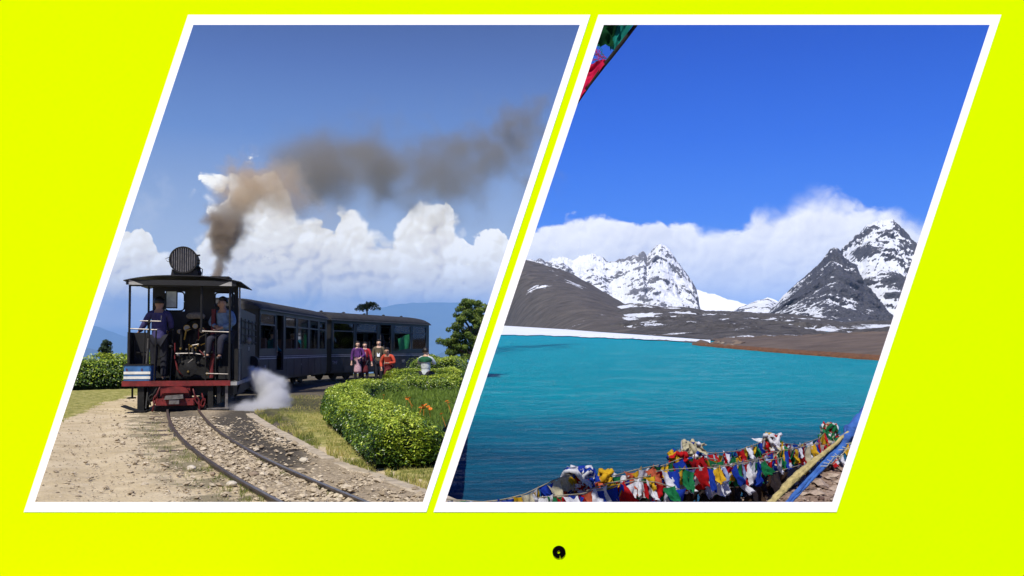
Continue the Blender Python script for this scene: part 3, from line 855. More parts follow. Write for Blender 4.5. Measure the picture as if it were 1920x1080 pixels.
far_range('mountains', [(-900, 640), (-300, 610), (0, 590), (100, 585), (150, 608), (185, 614), (240, 632), (330, 652), (430, 690), (520, 660), (620, 610), (680, 588), (740, 571), (800, 568), (860, 568), (905, 570)], 24000, -1000, forest, 3., 3000)
far_range('mountains', [(-900, 660), (-200, 640), (100, 640), (180, 655), (240, 680), (330, 720), (500, 740), (640, 730), (760, 690), (830, 660), (905, 655)], 14000, -960, forest, 8., 2800)
# ---------------------------------------------------------------- steam engine
blk = mat('engine_black', (.0045, .0042, .0042), rough=.55, var=.6, scale=6, bump=.25, spec=.5)
blk2 = mat('sooty_iron', (.012, .011, .010), rough=.65, var=.5, scale=9, bump=.4, metal=.3)
steel = mat('worn_steel', (.22, .20, .18), rough=.45, metal=.7, var=.4, scale=14)
red = mat('red_paint', (.15, .014, .012), rough=.55, var=.45, scale=7, bump=.2)
darkred = mat('dark_red_paint', (.12, .012, .012), rough=.6, var=.4, scale=7)
blue = mat('blue_paint', (.035, .12, .28), rough=.5, var=.3, scale=9)
cream = mat('cream_paint', (.68, .66, .58), rough=.6, var=.15, scale=9)
brass = mat('brass', (.45, .30, .09), rough=.35, metal=.9, var=.4, scale=20)
grey_paint = mat('pale_underside_paint', (.30, .29, .27), rough=.8, var=.25)
lens_m = mat('lamp_lens', (.05, .048, .042), rough=.25, var=.3, spec=.6)
glass = bpy.data.materials.new('window_glass'); glass.use_nodes = True
t = NT(glass.node_tree); t.N.remove(t.N['Principled BSDF'])
g_ = t.n('ShaderNodeBsdfGlossy'); g_.inputs['Roughness'].default_value = .03; tr_ = t.n('ShaderNodeBsdfTransparent'); tr_.inputs[0].default_value = (.80, .86, .84, 1)
mx = t.n('ShaderNodeMixShader'); fr = t.n('ShaderNodeFresnel'); fr.inputs[0].default_value = 1.5
t.L.new(fr.outputs[0], mx.inputs[0]); t.L.new(tr_.outputs[0], mx.inputs[1]); t.L.new(g_.outputs[0], mx.inputs[2]); t.L.new(mx.outputs[0], t.N['Material Output'].inputs['Surface'])

ENG = Matrix.Translation((-6.40, 16.5, GZ)) @ Matrix.Rotation(math.atan2(1.1, 5.3), 4, 'Z')
eng = thing('steam_locomotive', 'small black steam engine with red buffer beam and drum headlamp on its roof', 'locomotive', ENG.translation, math.atan2(1.1, 5.3), left=True)
def P(name, mb, m, parent=eng, smooth=False, **kw): return mb.build(name, m, parent, smooth, **kw)
def ex(cx): return (cx-355)/291
def ez(cy): return (995-cy)/291
# deck and frames
mb = MB(); mb.box(-1.04, 1.02, 0, 4.9, .50, .56); P('deck', mb, blk2)
mb = MB(); mb.box(-1.05, .93, -.05, 0, .485, .585, bev=.01); P('deck_edge', mb, red)
mb = MB(); mb.box(.93, 1.05, -.04, 4.8, .49, .56); P('deck_edge', mb, grey_paint, label='pale grey edge along the side of the deck')
for s in (-1, 1):
    mb = MB(); mb.poly([(s*.70-.03, .14), (s*.70+.03, .14), (s*.70+.03, .50), (s*.70-.03, .50)], .05, 4.6); P('frame_plate', mb, blk)
mb = MB(); mb.box(-.62, .95, .25, 4.4, .28, .50); P('underframe', mb, blk)
# buffer beam
mb = MB(); mb.box(-.42, .28, -.16, -.02, .12, .25, bev=.015); mb.box(-.36, .18, -.02, .2, .10, .48); P('buffer_beam', mb, red)
mb = MB(); pts = [(ex(338)+.245*math.cos(a), .36+.12*math.sin(a)) for a in np.linspace(0, math.pi, 14)]
mb.poly([(x, z) for x, z in pts], -.20, -.02); P('buffer_cover', mb, red)
mb = MB(); mb.poly([(-.25, .235), (.10, .255), (.09, .33), (-.22, .31)], -.27, -.15); mb.box(-.16, .02, -.25, -.15, .15, .235); P('coupling_head', mb, steel)
mb = MB(); mb.box(-.45, .50, -.06, .02, -.0, .10); mb.box(-.78, -.66, .02, .5, .02, .5); mb.box(.50, .60, .02, .3, .04, .5); P('guard_bar', mb, blk2)
def chain(pts, r=.013, lr=.05):
    for i, (a, b_) in enumerate(zip(pts, pts[1:])):
        a, b_ = Vector(a), Vector(b_); c = (a+b_)/2; dv = (b_-a); L_ = dv.length*.72; dv.normalize()
        sdv = Vector((1, 0, 0)) if i % 2 else Vector((0, 1, 0))
        sdv = (sdv - dv*sdv.dot(dv)).normalized(); ring = []
        for k in range(13):
            an = 6.283*k/12; ring.append(c + dv*math.cos(an)*L_ + sdv*math.sin(an)*lr*.62)
        mb = MB(); mb.tube(ring, r, 5, caps=False); yield mb
for path, m_ in (([(-.42, -.1, .42), (-.47, -.12, .32), (-.54, -.12, .24), (-.52, -.12, .15)], blk2), ([(-.36, -.12, .44), (-.41, -.14, .30), (-.44, -.14, .18), (-.47, -.14, .04)], darkred),
               ([(.26, -.12, .40), (.30, -.14, .27), (.36, -.14, .16), (.38, -.14, .02)], darkred), ([(.36, -.14, .14), (.42, -.12, .10), (.45, -.12, .22), (.42, -.12, .32)], red)):
    for mb in chain(path): P('chain_link', mb, m_)
# rail guards and steps
mb = MB(); V = []
for i, q in enumerate(np.linspace(0, 1, 7)): 
    for yy_ in (-.30, .05): V.append((-1.0+.42*q, yy_+.05*q, .13-.11*math.sin(q*1.7)))
V2 = [(x, y, z-.015) for x, y, z in V]
Fs = [(i*2, i*2+1, i*2+3, i*2+2) for i in range(6)] + [(14+i*2+1, 14+i*2, 14+i*2+2, 14+i*2+3) for i in range(6)] + [(i*2, i*2+2, 14+i*2+2, 14+i*2) for i in range(6)]
mb.add(V+V2, Fs); mb.tube([(-.60, -.1, .06), (-.60, .1, .5)], .02, 6); P('rail_guard', mb, blk2)
mb = MB(); mb.box(-1.0, -.88, .15, .40, .24, .26); mb.box(-.95, -.92, .3, .34, .26, .5); P('step', mb, blk2)
mb = MB(); mb.box(.50, .90, -.10, .28, .03, .055); mb.box(.82, .87, .05, .08, .05, .5); mb.box(.53, .57, .05, .08, .05, .5); P('step', mb, steel)
# wheels
def wheel(y, s, r=.33):
    mb = MB(); M_ = Matrix.Translation((s*.34, y, r+.06)) @ Matrix.Rotation(R(90), 4, 'Y')
    mb.lathe([(r*.8, -.05), (r+.02, -.05), (r+.02, -.02), (r, -.02), (r, .06), (r*.85, .06)], 28, M_); w_ = P('wheel', mb, blk2, smooth=False)
    mb = MB()
    for k in range(9):
        a = 6.283*k/9; mb.tube([M_ @ Vector((0, 0, .03)), M_ @ Vector((math.cos(a)*r*.84, math.sin(a)*r*.84, .03))], .02, 5)
    mb.build('spokes', steel, w_)
for y in (1.35, 3.05):
    for s in (-1, 1): wheel(y, s)
# blue locker with cream bands at the left corner
LB = (-1.02, -.53); 
mb = MB(); mb.box(LB[0], LB[1], -.045, .42, .59, .88, bev=.03); P('corner_locker', mb, blue)
for za, zb_ in ((.625, .675), (.715, .765)):
    mb = MB(); mb.box(LB[0]+.004, LB[1]-.01, -.053, -.046, za, zb_); P('band', mb, cream)
mb = MB(); mb.box(LB[0]-.005, LB[1]+.005, -.055, .43, .88, .905); P('locker_rim', mb, blk2)
def text(s, size, M_, m, parent, name='lettering', ext=.002):
    cu = bpy.data.curves.new(name, 'FONT'); cu.body = s; cu.size = size; cu.align_x = 'CENTER'; cu.align_y = 'CENTER'; cu.extrude = ext
    tmp = bpy.data.objects.new('tmp', cu); COL.objects.link(tmp)
    dg = bpy.context.evaluated_depsgraph_get(); me = bpy.data.meshes.new_from_object(tmp.evaluated_get(dg))
    bpy.data.objects.remove(tmp)
    me.materials.clear(); me.materials.append(m); me.transform(M_)
    o = bpy.data.objects.new(name, me); COL.objects.link(o); o.parent = parent; return o
Rx90 = Matrix.Rotation(R(90), 4, 'X')
text('B', .07, Matrix.Translation((-.99+.03, -.056, .80)) @ Rx90, red, eng); text('8', .07, Matrix.Translation((-.69, -.056, .80)) @ Rx90, red, eng)
# posts and handrails
def rod(name, pts, r=.018, m=blk2):
    mb = MB(); mb.tube(pts, r, 8); return P(name, mb, m)
for x, z0_, z1_ in ((ex(83), .88, 2.42), (ex(463), 1.54, 2.44), (ex(617), .56, 2.44)):
    rod('cab_post', [(x, .0, z0_), (x, .0, z1_)], .022)
rod('cab_post', [(ex(660), .30, .56), (ex(660), .30, 2.42)], .018, steel)
rod('cab_post', [(ex(600), .9, .56), (ex(600), .9, 2.42)], .02)
rod('handrail', [(ex(80), 0, ez(533)), (ex(228), 0, ez(540))], .014, steel)
rod('handrail', [(ex(140), -.03, ez(490)), (ex(250), -.03, ez(492)), (ex(252), -.03, ez(460))], .012, steel)
for x, zt_ in ((ex(163), ez(540)), (ex(188), ez(484)), (ex(222), ez(540))): rod('handrail', [(x-.02, -.02, .58), (x+.01, -.02, zt_)], .015)
mb = MB(); mb.lathe([(.03, -.03), (.03, .03)], 10, Matrix.Translation((ex(188), -.02, ez(492)))); P('brake_handle', mb, blk2)
rod('handrail', [(ex(463), 0, ez(546)), (ex(617), 0, ez(551))], .014, steel)
rod('handrail', [(ex(487), .02, .56), (ex(487), .02, ez(551))], .014)
rod('handrail', [(ex(487), .02, ez(785)), (ex(617), .02, ez(790))], .012, steel)
rod('handrail', [(ex(540), .05, .56), (ex(540), .05, ez(551))], .010)
# cab sheets
mb = MB(); mb.box(-.97, -.72, .55, .57, .58, 1.52); mb.box(-.99, -.97, .1, 1.2, .58, 1.52); P('side_sheet', mb, blk)
mb = MB(); mb.box(-.9, -.72, .3, .5, 1.12, 1.14); P('shelf', mb, blk2)
# front weatherboard of the cab, set back 1.15 m, with two rounded windows
YB = 1.15
def windowed(name, x0, x1, z0, z1, holes, y, th, m, parent=eng):
    xs = sorted({x0, x1} | {v for h in holes for v in h[:2]}); zs = sorted({z0, z1} | {v for h in holes for v in h[2:]})
    mb = MB()
    for a, b_ in zip(xs, xs[1:]):
        for c, d_ in zip(zs, zs[1:]):
            mx_, mz_ = (a+b_)/2, (c+d_)/2
            if any(h[0] < mx_ < h[1] and h[2] < mz_ < h[3] for h in holes): continue
            mb.box(a, b_, y, y+th, c, d_)
    return P(name, mb, m, parent)
holes = [(ex(205), ex(318), ez(420), ez(302)), (ex(490), ex(602), ez(392), ez(305))]
windowed('weatherboard', -.75, .93, .56, 2.60, holes, YB, .02, blk)
for h in holes:
    mb = MB(); cxh, czh = (h[0]+h[1])/2, (h[2]+h[3])/2; w2, h2 = (h[1]-h[0])/2, (h[3]-h[2])/2; ring = []
    for k in range(33):
        a = 6.283*k/32; ring.append((cxh+math.copysign(abs(math.cos(a))**.35, math.cos(a))*w2*.97, YB-.005, czh+math.copysign(abs(math.sin(a))**.35, math.sin(a))*h2*.97))
    mb.tube(ring, .014, 6, caps=False); P('window_rim', mb, blk2)
# hinged rear-view pane hanging at the left window
mb = MB(); mb.box(ex(228), ex(294), .80, .825, ez(408), ez(303), bev=.008); pn = P('swing_pane', mb, blk)
pane_m = mat('pale_pane', (.46, .52, .52), rough=.35, var=.2, scale=9, spec=.6)  # pale blue-grey all over, slightly mottled
mb = MB(); mb.box(ex(234), ex(288), .792, .80, ez(402), ez(309)); mb.build('pane', pane_m, pn)
# roof, gently arched with a curled front edge
def arch(z0, drop, y0, y1, x0, x1, th, n=18):
    mb = MB(); V = []
    for yi, y in enumerate(y0 if hasattr(y0, '__len__') else (y0, y1)):
        for k in range(n+1):
            q = k/n; x = x0+(x1-x0)*q; e = abs(q*2-1)
            z = z0 - drop*(e**2.6)
            V += [(x, y, z), (x, y, z-th)]
    st = (n+1)*2; Fs = []
    rows_ = len(V)//st
    for j in range(rows_-1):
        for k in range(n):
            a = j*st+k*2; Fs += [(a, a+2, a+2+st, a+st), (a+1, a+1+st, a+3+st, a+3)]
        Fs += [(j*st, j*st+st, j*st+st+1, j*st+1), (j*st+n*2, j*st+n*2+1, j*st+st+n*2+1, j*st+st+n*2)]
    for k in range(n):
        a = k*2; Fs += [(a, a+1, a+3, a+2)]; a += (rows_-1)*st; Fs += [(a, a+2, a+3, a+1)]
    mb.add(V, Fs); return mb
mb = arch(2.615, .11, -.16, 2.1, -1.02, 1.12, .018); P('roof', mb, blk)
mb = MB(); mb.box(-.98, 1.02, -.12, -.10, 2.42, 2.52); mb.box(-.95, .95, .0, .04, 2.40, 2.47); P('roof_beam', mb, blk)
for xa, xb in ((ex(85), ex(160)), (ex(630), ex(560))):
    mb = MB(); mb.poly([(xa, 2.42), (xb, 2.42), (xa, 2.52)] if xa < xb else [(xb, 2.42), (xa, 2.42), (xa, 2.52)], -.135, -.12); P('roof_gusset', mb, grey_paint)
# headlamp drum with slatted face
hc = Vector((ex(367), -.05, ez(147)))
MH = Matrix.Translation(hc) @ Matrix.Rotation(R(90), 4, 'X')
mb = MB(); mb.lathe([(.20, -.42), (.245, -.36), (.255, 0), (.262, .02), (.262, .06), (.235, .06), (.235, .02)], 40, MH, cap=False); mb.lathe([(.001, -.42), (.2, -.42)], 40, MH, cap=False)
hd = P('headlamp', mb, blk2)
mb = MB(); mb.lathe([(.001, .018), (.236, .018)], 36, MH, cap=False); mb.build('lens', lens_m, hd)
for k in range(11):
    x = -.20+.04*k; h_ = math.sqrt(max(.0, .232**2-x*x))
    mb = MB(); mb.box(hc.x+x-.005, hc.x+x+.005, hc.y-.062, hc.y-.045, hc.z-h_, hc.z+h_); mb.build('slat', steel, hd)
mb = MB(); 
mb.poly([(hc.x-.24, 2.60), (hc.x+.26, 2.60), (hc.x+.24, 2.74), (hc.x+.17, 2.72), (hc.x, 2.66), (hc.x-.17, 2.72), (hc.x-.22, 2.74)], -.02, .28); P('headlamp_bracket', mb, blk)
rod('lamp_wire', [(hc.x-.25, -.03, hc.z+.06), (hc.x-.34, -.03, hc.z+.02), (hc.x-.30, -.03, hc.z-.03), (hc.x-.25, -.03, hc.z-.03)], .005)
for zz in (-.05, .0, .1): rod('hinge_bolt', [(hc.x+.24, -.05, hc.z+zz), (hc.x+.30, -.05, hc.z+zz)], .016)
mb = MB(); mb.lathe([(.05, 0), (.06, .05), (.035, .12), (.05, .14), (.02, .18)], 12, Matrix.Translation((hc.x+.26, .05, 2.63))); P('turbo_generator', mb, blk2)
rod('conduit', [(hc.x+.33, 0, 2.61), (hc.x+.34, 0, 2.75), (hc.x+.28, 0, 2.78)], .008)
mb = MB(); mb.box(.50, .85, .2, .75, 2.60, 2.635); P('roof_hatch', mb, blk2)
# boiler and machinery inside
Mb = Matrix.Translation((0, 1.2, 1.35)) @ Matrix.Rotation(R(-90), 4, 'X')
mb = MB(); mb.lathe([(.001, 0), (.44, 0), (.46, .03), (.46, 3.0), (.40, 3.3), (.01, 3.35)], 32, Mb, cap=False); P('boiler', mb, blk, smooth=True)
mb = MB(); mb.box(-.78, .86, 1.75, 4.2, .56, 1.50, bev=.05); P('water_tank', mb, blk)
mb = MB(); mb.lathe([(.11, 0), (.12, .1), (.10, .35), (.14, .42), (.14, .48), (.11, .5)], 18, Matrix.Translation((.02, 4.1, 1.8))); P('chimney', mb, blk2)
mb = MB(); mb.box(-.22, .62, .70, 1.14, .60, 1.05, bev=.04); mb.box(-.15, .5, .82, 1.14, 1.05, 1.48, bev=.05); P('firebox_front', mb, blk2)
rod('shelf_rail', [(ex(300), .55, ez(673)), (ex(395), .55, ez(672)), (ex(485), .55, ez(685))], .014, steel)
for x, z, r_, m_ in [(ex(325), 1.20, .028, brass), (ex(408), 1.22, .03, brass), (ex(372), 1.28, .018, brass), (ex(460), 1.12, .04, steel), (ex(510), .76, .035, brass), (ex(350), .94, .03, steel), (ex(345), .85, .028, blk2)]:
    mb = MB(); mb.lathe([(.3*r_, -.03), (r_, -.02), (r_, .02), (.5*r_, .04)], 12, Matrix.Translation((x, .6, z)) @ Matrix.Rotation(R(90), 4, 'X'))
    mb.tube([(x, .6, z), (x, .62, z-.12)], .008, 5); P('valve', mb, m_)
for x, zt_ in ((ex(330), 1.55), (ex(322), 1.50), (ex(410), 1.56), (ex(395), 1.5), (ex(372), 1.42)):
    rod('pipe', [(x, .62, 1.02), (x, .62, zt_)], .02 if zt_ > 1.5 else .010, blk2)
mb = MB()
mb.lathe([(.05, 0), (.17, .01), (.17, .04), (.03, .06)], 20, Matrix.Translation((ex(372), .52, .82)) @ Matrix.Rotation(R(90), 4, 'X')); P('pump', mb, blk2)
rod('pump_lever', [(ex(330), .50, .78), (ex(372), .48, .92), (ex(400), .48, 1.0)], .012, steel)
mb = MB(); mb.poly([(ex(362), .72), (ex(385), .72), (ex(390), .86), (ex(374), .92), (ex(360), .86)], .49, .52); P('bracket', mb, mat('rust_cream', (.30, .24, .17), rough=.7, var=.4))
rod('red_pipe', [(ex(505), .62, 2.0), (ex(503), .62, 1.55), (ex(495), .58, 1.25), (ex(508), .55, 1.05), (ex(500), .52, .85), (ex(502), .5, .62)], .045, darkred)
mb = MB(); mb.box(ex(545), ex(600), .35, .6, .60, .85); mb.box(ex(640), ex(662), .1, .8, .58, 1.2); P('tool_box', mb, blk2)
# crowded backhead: gauges, levers, pipes and lagging
dial_m = mat('gauge_dial', (.42, .40, .34), rough=.5, var=.15)
for x, z, r_ in ((-.02, 1.62, .055), (.14, 1.66, .045), (.27, 1.58, .05), (-.16, 1.55, .04)):
    mb = MB(); Mg = Matrix.Translation((x, .80, z)) @ Matrix.Rotation(R(90), 4, 'X'); mb.lathe([(r_, -.03), (r_*1.15, 0), (r_*1.15, .03), (r_, .03)], 18, Mg, cap=False); gg = P('gauge', mb, brass)
    mb = MB(); mb.lathe([(.001, .015), (r_, .015)], 18, Mg, cap=False); mb.build('dial', dial_m, gg)
rp = random.Random(77)
for i in range(26):
    x = rp.uniform(-.34, .58); z = rp.uniform(.70, 1.45); dx = rp.uniform(-.25, .25); dz = rp.uniform(-.35, .35); y = rp.uniform(.48, .68)
    if i % 3 == 0: pts = [(x, y, z), (x+dx*.3, y-.03, z+dz*.6), (x+dx, y, z+dz)]
    elif i % 3 == 1: pts = [(x, y, z), (x, y-.02, z+abs(dz)+.1), (x+dx*.6, y, z+abs(dz)+.12)]
    else: pts = [(x, y, z-.1), (x, y, z+.22)]
    pts = [(a, b_, min(1.6, max(.6, c__))) for a, b_, c__ in pts]
    rod('pipe', pts, rp.choice([.008, .012, .018]), rp.choice([blk2, blk2, steel, brass, darkred]))
for i in range(12):
    mb = MB(); x = rp.uniform(-.3, .55); z = rp.uniform(.66, 1.4); r_ = rp.uniform(.018, .04)
    mb.lathe([(r_*.4, -.02), (r_, -.012), (r_, .012), (r_*.4, .03)], 10, Matrix.Translation((x, .47, z)) @ Matrix.Rotation(R(90), 4, 'X')); P('valve', mb, rp.choice([brass, steel, blk2]))
mb = MB(); mb.lathe([(.001, 0), (.30, 0), (.33, .03), (.33, .08)], 28, Matrix.Translation((.16, 1.12, 1.50)) @ Matrix.Rotation(R(90), 4, 'X'), cap=False); P('backhead', mb, blk2)
for x, y, z in ((ex(150), .30, .9), (ex(250), .95, 1.1)):
    rod('lever', [(x, y, .56), (x+.06, y-.05, z+.5)], .014, steel)
rod('cab_post', [(ex(150), .55, .58), (ex(150), .55, 2.44)], .02)
for k in range(9): # rivets along the beam under the deck
    mb = MB(); x = -.38+.08*k; mb.lathe([(.012, 0), (.010, .008), (.001, .011)], 8, Matrix.Translation((x, -.160, .22)) @ Matrix.Rotation(R(90), 4, 'X'), cap=False); P('rivet', mb, darkred)
# right-hand side: tank side, cylinder, rods, lettered bunker
mb = MB(); mb.box(.93, .97, 1.2, 4.7, .56, 2.05); P('tank_side', mb, blk)
for zz in (1.35, 1.5, 1.65, 1.8):
    rod('tank_rail', [(1.0, 1.1, zz), (1.0, 4.6, zz)], .012)
for yy_ in (1.1, 1.9, 2.7, 3.5, 4.3): rod('tank_rail', [(1.0, yy_, 1.3), (1.0, yy_, 1.85)], .012)
mb = MB(); M_ = Matrix.Translation((1.0, 3.6, .50)) @ Matrix.Rotation(R(-90), 4, 'X')
mb.lathe([(.001, -.02), (.20, -.02), (.22, 0), (.22, .5), (.2, .52)], 22, M_, cap=False); P('cylinder', mb, blk2, smooth=False)
mb = MB(); mb.lathe([(.001, -.01), (.14, -.01), (.15, 0), (.15, .55), (.12, .57)], 18, Matrix.Translation((1.0, 3.5, .88)) @ Matrix.Rotation(R(-90), 4, 'X'), cap=False); P('steam_chest', mb, blk2)
rod('connecting_rod', [(.78, 1.3, .38), (.82, 3.6, .46)], .03, steel); rod('coupling_rod', [(.72, 1.35, .30), (.72, 3.05, .30)], .028, steel)
rod('sand_pipe', [(1.0, .9, .9), (1.02, .95, .55), (.9, 1.0, .2)], .02)
mb = MB(); mb.lathe([(.04, -.03), (.07, -.02), (.07, .02), (.03, .03)], 12, Matrix.Translation((1.06, 2.0, 1.38)) @ Matrix.Rotation(R(90), 4, 'X')); P('side_lamp', mb, steel)
text('787', .12, Matrix.Translation((.978, 3.0, 1.20)) @ Matrix.Rotation(R(90), 4, 'Z') @ Rx90, cream, eng)
# grimy cloth cap bundle lying on the shelf
clothm = mat('khaki_cloth', (.17, .15, .12), rough=.95, var=.3, scale=20)
V, Fc = rock_shape(222, 3, .62, .05)
V = V*np.array([.17, .12, .17]); V[:, 2] = np.maximum(V[:, 2], -.05)
cap_o = np_mesh('cloth_bundle', V, Fc, clothm, smooth=True); pw = ENG @ Vector((ex(405), .62, ez(455))); cap_o.location = pw
tag(cap_o, 'khaki cloth bundle heaped on top of the cab machinery', 'cloth', left=True)

# ---------------------------------------------------------------- coaches
coach_m = mat('coach_paint', (.011, .010, .0095), rough=.5, var=.35, scale=2.5, bump=.05, spec=.5)
coach_low = mat('coach_lower_paint', (.022, .020, .020), rough=.6, var=.5, scale=3.2, bump=.08, spec=.4)
roof_m = mat('coach_roof', (.026, .025, .024), rough=.8, var=.4, scale=5, bump=.3)
frame_m = mat('sash_frame', (.05, .05, .052), rough=.5, var=.3)
stripe_m = mat('stripe_paint', (.28, .28, .30), rough=.6, var=.25)
inside_m = mat('coach_inside', (.05, .06, .055), rough=.8, var=.3)
seat_m = mat('seat_cover', (.10, .055, .03), rough=.8, var=.3)
green_m = mat('green_cloth', (.012, .16, .055), rough=.8, var=.35, scale=7)
def coach(A, B, label, wins, door, texts, width=1.95, far_end_round=False, end_windows=False):
    """A, B: near and far lower corner of the side that shows; wins: spans (px, px); door: span"""
    A = Vector((A[0], A[1], 0)); B = Vector((B[0], B[1], 0)); L_ = (B-A).length; u = (B-A)/L_
    rz = math.atan2(u.y, u.x)      # local x runs along the coach, the side that shows is y = 0, the body lies at y > 0
    root = thing('railway_coach', label, 'railway coach', (A.x, A.y, GZ), rz, left=True)
    def s_at(px):
        k = (px-CX)/F          # X = k*Y on the line A + s*u
        return (k*A.y - A.x)/(u.x - k*u.y)
    Q = lambda n, mb, m, par=root, sm=False, **kw: mb.build(n, m, par, sm, **kw)
    ZB, SILL, MID, TOP, EAV = .40, 1.19, 1.86, 2.16, 2.26
    W_ = width
    Wn = [(s_at(a), s_at(b_)) for a, b_ in wins]; Dn = (s_at(door[0]), s_at(door[1]))
    # far side windows: an even row
    def side(y0, y1, spans, dr, near):
        cuts = sorted([(a, b_, SILL) for a, b_ in spans] + ([(dr[0], dr[1], ZB+.2)] if dr else []))
        x = 0; mb = MB(); mlow = MB()
        for a, b_, zs in cuts:
            if a > x: mb.box(x, a, y0, y1, SILL-.16, TOP); mlow.box(x, a, y0, y1, ZB, SILL-.16)
            if zs < SILL-.1: pass
            else: mb.box(a, b_, y0, y1, SILL-.16, SILL); mlow.box(a, b_, y0, y1, ZB, SILL-.16)
            if zs < SILL-.1: mlow.box(a, b_, y0, y1, ZB-.04, zs)
            x = b_
        if x < L_: mb.box(x, L_, y0, y1, SILL-.16, TOP); mlow.box(x, L_, y0, y1, ZB, SILL-.16)
        mb.box(0, L_, y0, y1, TOP, EAV)
        Q('side_wall', mb, coach_m); Q('lower_panel', mlow, coach_low)
        for a, b_ in spans:
            f = MB(); e = .022
            f.box(a, a+e, y0-.008, y1+.008, SILL, TOP); f.box(b_-e, b_, y0-.008, y1+.008, SILL, TOP)
            f.box(a+e, b_-e, y0-.008, y1+.008, SILL, SILL+e); f.box(a+e, b_-e, y0-.008, y1+.008, TOP-e, TOP); f.box(a+e, b_-e, y0-.006, y1+.006, MID-.02, MID+.02)
            w_ = Q('window', f, frame_m)
            for z0_, z1_ in ((MID+.02, TOP-e), (SILL+e, MID-.02)):
                if near and z0_ < MID and (int(a*10) % 3 == 0): continue     # some sashes are slid open
                p_ = MB(); p_.box(a+e, b_-e, (y0+y1)/2-.002, (y0+y1)/2+.002, z0_, z1_); Q('pane', p_, glass, w_)
    side(0, .04, Wn, Dn, True)
    nwin = 7; fs = [(L_*(k+.12)/nwin, L_*(k+.88)/nwin) for k in range(nwin)]
    side(W_-.04, W_, fs, None, False)
    # ends
    for xe in (0, L_-.04):
        mb = MB(); pts = []
        for k in range(21):
            a = math.pi*k/20; pts.append((W_/2 + math.cos(a)*W_/2*abs(math.cos(a))**.0, EAV + .30*math.sin(a)))
        prof = [(0.0, ZB), (W_, ZB)] + pts
        Mx = Matrix(((0, 1, 0, 0), (1, 0, 0, 0), (0, 0, 1, 0), (0, 0, 0, 1)))
        mb.poly(prof, xe, xe+.04, Mx); Q('end_wall', mb, coach_m)
    # roof: rounded section, rounded down at both ends
    mb = MB(); V = []; xs = [-.10, -.06, .05, .25, .6] + list(np.linspace(1.0, L_-1.0, 10)) + [L_-.6, L_-.25, L_-.05, L_+.06, L_+.10]
    n = 16
    for x in xs:
        e = min(x+.10, L_+.10-x); k = min(1, e/.62); dr = .17*(1-math.sqrt(max(0, 1-(1-k)**2)))
        for j in range(n+1):
            a = math.pi*j/n; V.append((x, W_/2-math.cos(a)*(W_/2+.045), EAV-.02 + (.345-dr)*math.sin(a)**.8))
    m_ = len(xs); Fs = [(i*(n+1)+j, (i+1)*(n+1)+j, (i+1)*(n+1)+j+1, i*(n+1)+j+1) for i in range(m_-1) for j in range(n)]
    Fs += [tuple(range(n+1)), tuple((m_-1)*(n+1)+j for j in range(n, -1, -1))]
    mb.add(V, Fs); Q('roof', mb, roof_m, sm=False)
    mb = MB(); mb.tube([(-.08, -.055, EAV-.01), (L_+.08, -.055, EAV-.01)], .018, 6); Q('gutter', mb, frame_m)
    for k in range(5):
        mb = MB(); mb.lathe([(.05, 0), (.05, .03), (.08, .04), (.02, .07)], 10, Matrix.Translation((L_*(k+.5)/5, W_/2, EAV+.31))); Q('roof_ventilator', mb, roof_m)
    for k in range(1, 8):
        mb = MB(); V = []
        for j in range(n+1):
            a = math.pi*j/n
            for dxx in (-.012, .012): V.append((L_*k/8+dxx, W_/2-math.cos(a)*(W_/2+.050), EAV-.018 + .352*math.sin(a)**.8))
        mb.add(V, [(j*2, j*2+1, j*2+3, j*2+2) for j in range(n)]); Q('roof_seam', mb, roof_m)
    # twin stripes, broken by the door
    for z0_, z1_ in ((.985, 1.005), (.925, .955)):
        for a, b_ in ((0.0, Dn[0]-.02), (Dn[1]+.02, L_)):
            if b_ > a: mb = MB(); mb.box(a, b_, -.006, -.001, z0_, z1_); Q('stripe', mb, stripe_m)
    # cover battens on the lower panels
    for k in range(1, 9):
        x = L_*k/9
        if Dn[0]-.05 < x < Dn[1]+.05: continue
        mb = MB(); mb.box(x-.012, x+.012, -.008, -.001, ZB, .92); Q('batten', mb, coach_low)
    # floor, seats, underframe, bogies
    mb = MB(); mb.box(.05, L_-.05, .05, W_-.05, .52, .56); Q('floor', mb, inside_m)
    k = .5
    while k < L_-.5:
        if not (Dn[0]-.4 < k < Dn[1]+.3):
            for ya, yb in ((.10, .80), (W_-.80, W_-.10)):
                mb = MB(); mb.box(k, k+.40, ya, yb, .90, 1.00, bev=.03); mb.box(k+.36, k+.44, ya, yb, 1.0, 1.50); Q('seat', mb, seat_m)
        k += .86
    mb = MB(); mb.box(.1, L_-.1, .35, W_-.35, .30, .50); mb.box(0, L_, .02, .10, .34, .40); Q('underframe', mb, blk)
    for xb in (L_*.2, L_*.8):
        mb = MB(); mb.box(xb-.62, xb+.62, .45, .50, .18, .36, bev=.0); mb.box(xb-.62, xb+.62, W_-.5, W_-.45, .18, .36); mb.box(xb-.1, xb+.1, .45, W_-.45, .2, .34)
        bg_ = Q('bogie', mb, blk2)
        for xx in (xb-.42, xb+.42):
            for yy_ in (.62, W_-.70):
                w_ = MB(); w_.lathe([(.001, 0), (.22, 0), (.25, .0), (.25, .02), (.22, .03), (.22, .08), (.001, .08)], 18, Matrix.Translation((xx, yy_, .25+.04)) @ Matrix.Rotation(R(-90), 4, 'X'), cap=False); w_.build('wheel', blk2, bg_)
    # vacuum pipe and coupling at the near end
    mb = MB(); mb.tube([(-.05, W_/2+.4, .45), (-.2, W_/2+.4, .5), (-.3, W_/2+.35, .3), (-.2, W_/2+.3, .2)], .025, 6); Q('brake_hose', mb, blk2)
